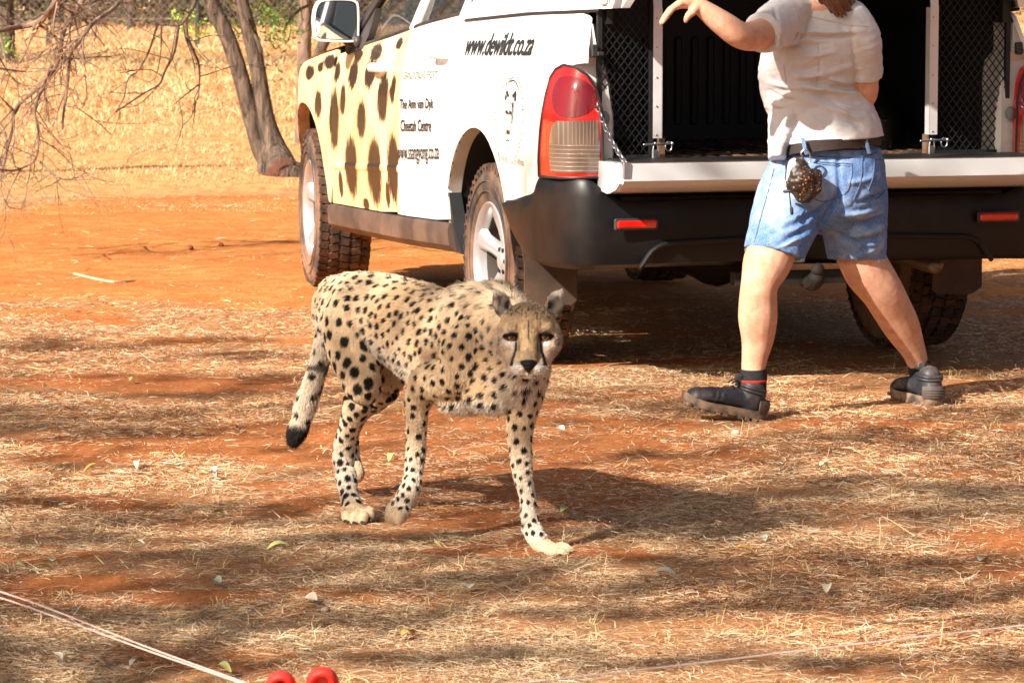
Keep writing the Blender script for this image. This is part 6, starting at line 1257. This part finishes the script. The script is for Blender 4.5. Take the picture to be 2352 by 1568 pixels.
# far scrub and trees along the end of the field
for k in range(26):
    u = -160 + k * 52 + rng.uniform(-14, 14); Yf = rng.uniform(96, 112); b = at(u, 60, Yf); b[2] = 0
    kind = k % 3; te_ = empty('far_tree', (b[0], b[1], 0), label=['brown scrubby tree in the far line behind the fence', 'olive green tree in the far line behind the fence', 'leafless brown tree in the far line behind the fence'][kind], category='tree', group=['brown scrub trees at the end of the field', 'olive trees at the end of the field', 'leafless trees at the end of the field'][kind])
    m = MB(); m.sweep([(0, 0, 0), (rng.uniform(-.1, .1), 0, 1.2), (rng.uniform(-.5, .5), 0, 3.2)], [.12, .10, .05], n=8); m.sweep([(0, 0, .5), (rng.uniform(-.8, .8), .1, 1.5), (rng.uniform(-1.4, 1.4), .1, 3.)], [.07, .05, .03], n=6); m.build('trunk', M_bark, te_)
    m = MB()
    for q in range(30): leafcards(m, (rng.uniform(-1.5, 1.5), rng.uniform(-1, 1), .2 + 4.2 * rng.random() ** 1.5), (.55, .5, .4), 50 if kind < 2 else 34, .085)
    m.build('crown', [M_lb, M_lo, M_lb][kind], te_)
m = MB()
for k in range(420): leafcards(m, (rng.uniform(-24, 24), rng.uniform(102, 118), rng.uniform(.1, 2.4)), (1.2, .8, .6), 60, .12)
m.build('undergrowth', M_lb, None, kind='stuff', label='dark brown undergrowth massed along the end of the field', category='bushes')
hl = MB()
for i, (xx, yy) in enumerate(((-60, 150), (60, 150))): pass
# wire fence across the field
fe = empty('wire_fence', (0, 72, 0), label='wire mesh fence with dark posts crossing the field', category='fence')
for xx in np.arange(-16.1, 17, 3.15):
    m = MB(); m.box((xx - .045, -.045, 0), (xx + .045, .045, 1.75), bev=.01); m.build('post', simple('fence_post', (.05, .045, .04), .8) if 'fence_post' not in bpy.data.materials else bpy.data.materials['fence_post'], fe)
m = MB()
for zz in (.05, .6, 1.15, 1.7): m.box((-16.1, -.006, zz - .004), (16.1, .006, zz + .004))
def dg_(a, b):
    d = np.array(b, float) - np.array(a, float); n_ = np.array((-d[2], 0, d[0])); n_ /= np.linalg.norm(n_); w = n_ * .0035; e_ = np.array((0, .003, 0)); A = np.array(a, float); B = np.array(b, float)
    m.add([A - w, A + w, B + w, B - w, A - w + e_, A + w + e_, B + w + e_, B - w + e_], [(0, 1, 2, 3), (7, 6, 5, 4), (0, 4, 5, 1), (2, 6, 7, 3)])
for xx in np.arange(-16, 16, .16): dg_((xx, 0, .05), (xx + 1.65, 0, 1.7)); dg_((xx, 0, 1.7), (xx + 1.65, 0, .05))
m.build('wire_mesh', simple('fence_wire', (.22, .19, .16), .6, .4), fe, smooth=False, kind='stuff')
# bucket and bowl in the load bay
bk = MB(); c_ = tp(-.62, -.40, .806); bk.lathe([(.0001, .0), (.062, 0), (.075, .10), (.079, .105), (.075, .108), (.070, .10), (.058, .006), (.0001, .006)], 32, 'z'); o = bk.build('bowl', simple('black_steel_bowl', (.02, .02, .022), .25, .6), None, label='small dark metal bowl standing on the bed floor inside the canopy', category='bowl'); o.location = c_

# ------------------------------------------------------------------ the tree whose crown dapples the ground (stands left behind the viewer)
st_ = empty('shade_tree', (-5.4, -1.0, 0), label='tall sparse tree left of the viewer that shades the foreground', category='tree'); OS = np.array(st_.location)
hz = TOSUN[:2] / np.linalg.norm(TOSUN[:2]); tan_e = math.tan(SUN_EL)
def lift(g, h): return np.array((g[0] + hz[0] * h / tan_e, g[1] + hz[1] * h / tan_e, h))
def clear(g, r):
    """keep the sun on the animal, the person and the flank of the truck"""
    g = np.array(g[:2])
    for (a, b, z, rr) in (((-.48, 9.05), (.12, 8.2), .45, .30), ((.75, 10.9), (1.3, 11.3), .5, .30), ((.75, 11.0), (1.2, 11.05), 1.0, .32)):
        a, b = np.array(a), np.array(b); off = -hz * z / tan_e; a, b = a + off, b + off
        t_ = np.clip(np.dot(g - a, b - a) / np.dot(b - a, b - a), 0, 1)
        if np.linalg.norm(g - a - t_ * (b - a)) < rr + r * .6: return False
    return True
PROT = [(np.array(p_) - hz * z_ / tan_e, r_) for p_, z_, r_ in (((.78, 10.9), .3, .30), ((.85, 10.95), .6, .35), ((1.25, 11.2), .35, .30), ((1.05, 11.0), .75, .36), ((.8, 10.9), .95, .25))]
m = MB(); tips = []
def dapple(u, v, ru, rv, n_, h=None):
    """shade patch on the ground round picture point (u, v)"""
    g = gnd(u, v); h = h or rng.uniform(3.6, 4.8)
    for k in range(n_):
        uu, vv = u + rng.normal(0, ru * .65), v + rng.normal(0, rv * .42); g = gnd(uu, vv)
        if not clear(g, .12): continue
        leafcards(m, lift(g, h + rng.uniform(-.15, .15)), (.12, .085, .05), 15, .038)
    if rng.random() < .3: tips.append(lift(gnd(u, v), h))
for u, v, ru, rv, n_ in [(150, 795, 230, 16, 34), (500, 790, 140, 12, 16), (300, 905, 220, 12, 18), (30, 980, 130, 30, 30), (330, 985, 180, 12, 18), (120, 1060, 120, 14, 14), (600, 880, 60, 20, 8), (560, 830, 110, 12, 12), (110, 1160, 200, 14, 20), (350, 1195, 200, 22, 30), (640, 1170, 110, 40, 26), (800, 1240, 150, 22, 24), (60, 1240, 140, 20, 20), (420, 1290, 180, 16, 22), (700, 1310, 200, 14, 22), (100, 1405, 160, 16, 20), (330, 1430, 200, 14, 20), (60, 1480, 120, 25, 22), (350, 1510, 260, 22, 40), (820, 1420, 200, 16, 24), (900, 1500, 220, 20, 28), (1100, 1330, 200, 14, 20), (1050, 1180, 60, 16, 10), (1450, 1060, 120, 16, 14), (1420, 1180, 170, 26, 28), (1650, 1190, 200, 26, 34), (1560, 1290, 170, 16, 20), (1900, 1225, 180, 18, 24), (2150, 1280, 180, 16, 22), (1350, 1400, 220, 14, 20), (1700, 1380, 220, 16, 22), (2200, 1370, 160, 14, 18), (1500, 1500, 220, 16, 24), (1950, 1510, 240, 18, 28), (2300, 1500, 120, 20, 14), (2250, 905, 160, 16, 22), (2320, 960, 100, 14, 10), (2200, 1130, 160, 14, 16), (1900, 1110, 160, 10, 14), (2330, 1060, 90, 10, 10), (2300, 700, 90, 10, 8), (2330, 840, 60, 14, 8), (1950, 1000, 140, 8, 9)]:
    dapple(u, v, ru, rv * 1.15, int(n_ * (.8 if v < 900 else .36)))
for u, v in ((1900, 55), (1935, 110), (1915, 165), (1950, 215), (1880, 120), (1960, 160), (1930, 60), (1985, 120), (1900, 210), (1940, 255)):  # leaf clumps added out of view to shade the person's upper back
    p_ = at(u, v, 10.95); leafcards(m, p_ + TOSUN * (5.0 - p_[2]) / TOSUN[2], (.085, .085, .06), 34, .045)
gx, gy = rng.uniform(-2.9, 3.6, 60000), rng.uniform(5.6, 13.4, 60000); Gp = np.stack([gx * .45, gy * 1.9, 0 * gx], 1)
pr = sstep(.36, .64, fbm(Gp, 1.1, 3, 301)) * sstep(13.3, 12.3, gy + .5 * (noise(Gp, .7, 5) - .5)) * (.25 + .75 * sstep(.3, .6, noise(Gp, 3., 9)))
sh_ = np.exp(-(((gx - .42) / .75) ** 2 + ((gy - 9.25) / .75) ** 2)); kk = rng.random(60000) < np.minimum(pr * .40 + sh_ * .10, .5); gx, gy = gx[kk], gy[kk]
ok = np.array([all(np.linalg.norm(np.array((x_, y_)) - c_) > r_ for c_, r_ in PROT) for x_, y_ in zip(gx, gy)]); gx, gy = gx[ok], gy[ok]
hh = rng.uniform(6.6, 8.0, len(gx)); C_ = np.stack([gx + hz[0] * hh / tan_e, gy + hz[1] * hh / tan_e, hh], 1)
a_ = rng.normal(0, 1, (len(gx), 3)); a_ /= np.linalg.norm(a_, axis=1)[:, None]; b_ = np.cross(a_, rng.normal(0, 1, (len(gx), 3))); b_ /= np.linalg.norm(b_, axis=1)[:, None]; s_ = rng.uniform(.035, .075, len(gx))[:, None]
m.add(np.stack([C_ - a_ * s_, C_ - b_ * s_ * .5, C_ + a_ * s_, C_ + b_ * s_ * .5], 1).reshape(-1, 3), (np.arange(len(gx))[:, None] * 4 + np.arange(4)).tolist())
m.v = [q - OS for q in m.v]; m.build('crown', M_lg, st_)
m = MB(); top = np.array((-5.0, 2.4, 4.0)); m.sweep([OS, OS + (.1, 1.2, 1.8), top - (0, .8, 1.), top], [.22, .17, .13, .10], n=14); 
for tp_ in tips: mid = (top + tp_) / 2 + rng.normal(0, .3, 3); m.sweep([top, mid, tp_], [.03, .014, .006], n=6, sub=4, cap=False)
m.v = [np.asarray(q) - OS for q in m.v]; m.build('trunk', M_bark, st_)
# the last label details
for o in list(sc.objects):
    if 'label' in o.keys() and o['label'] is None: del o['label']
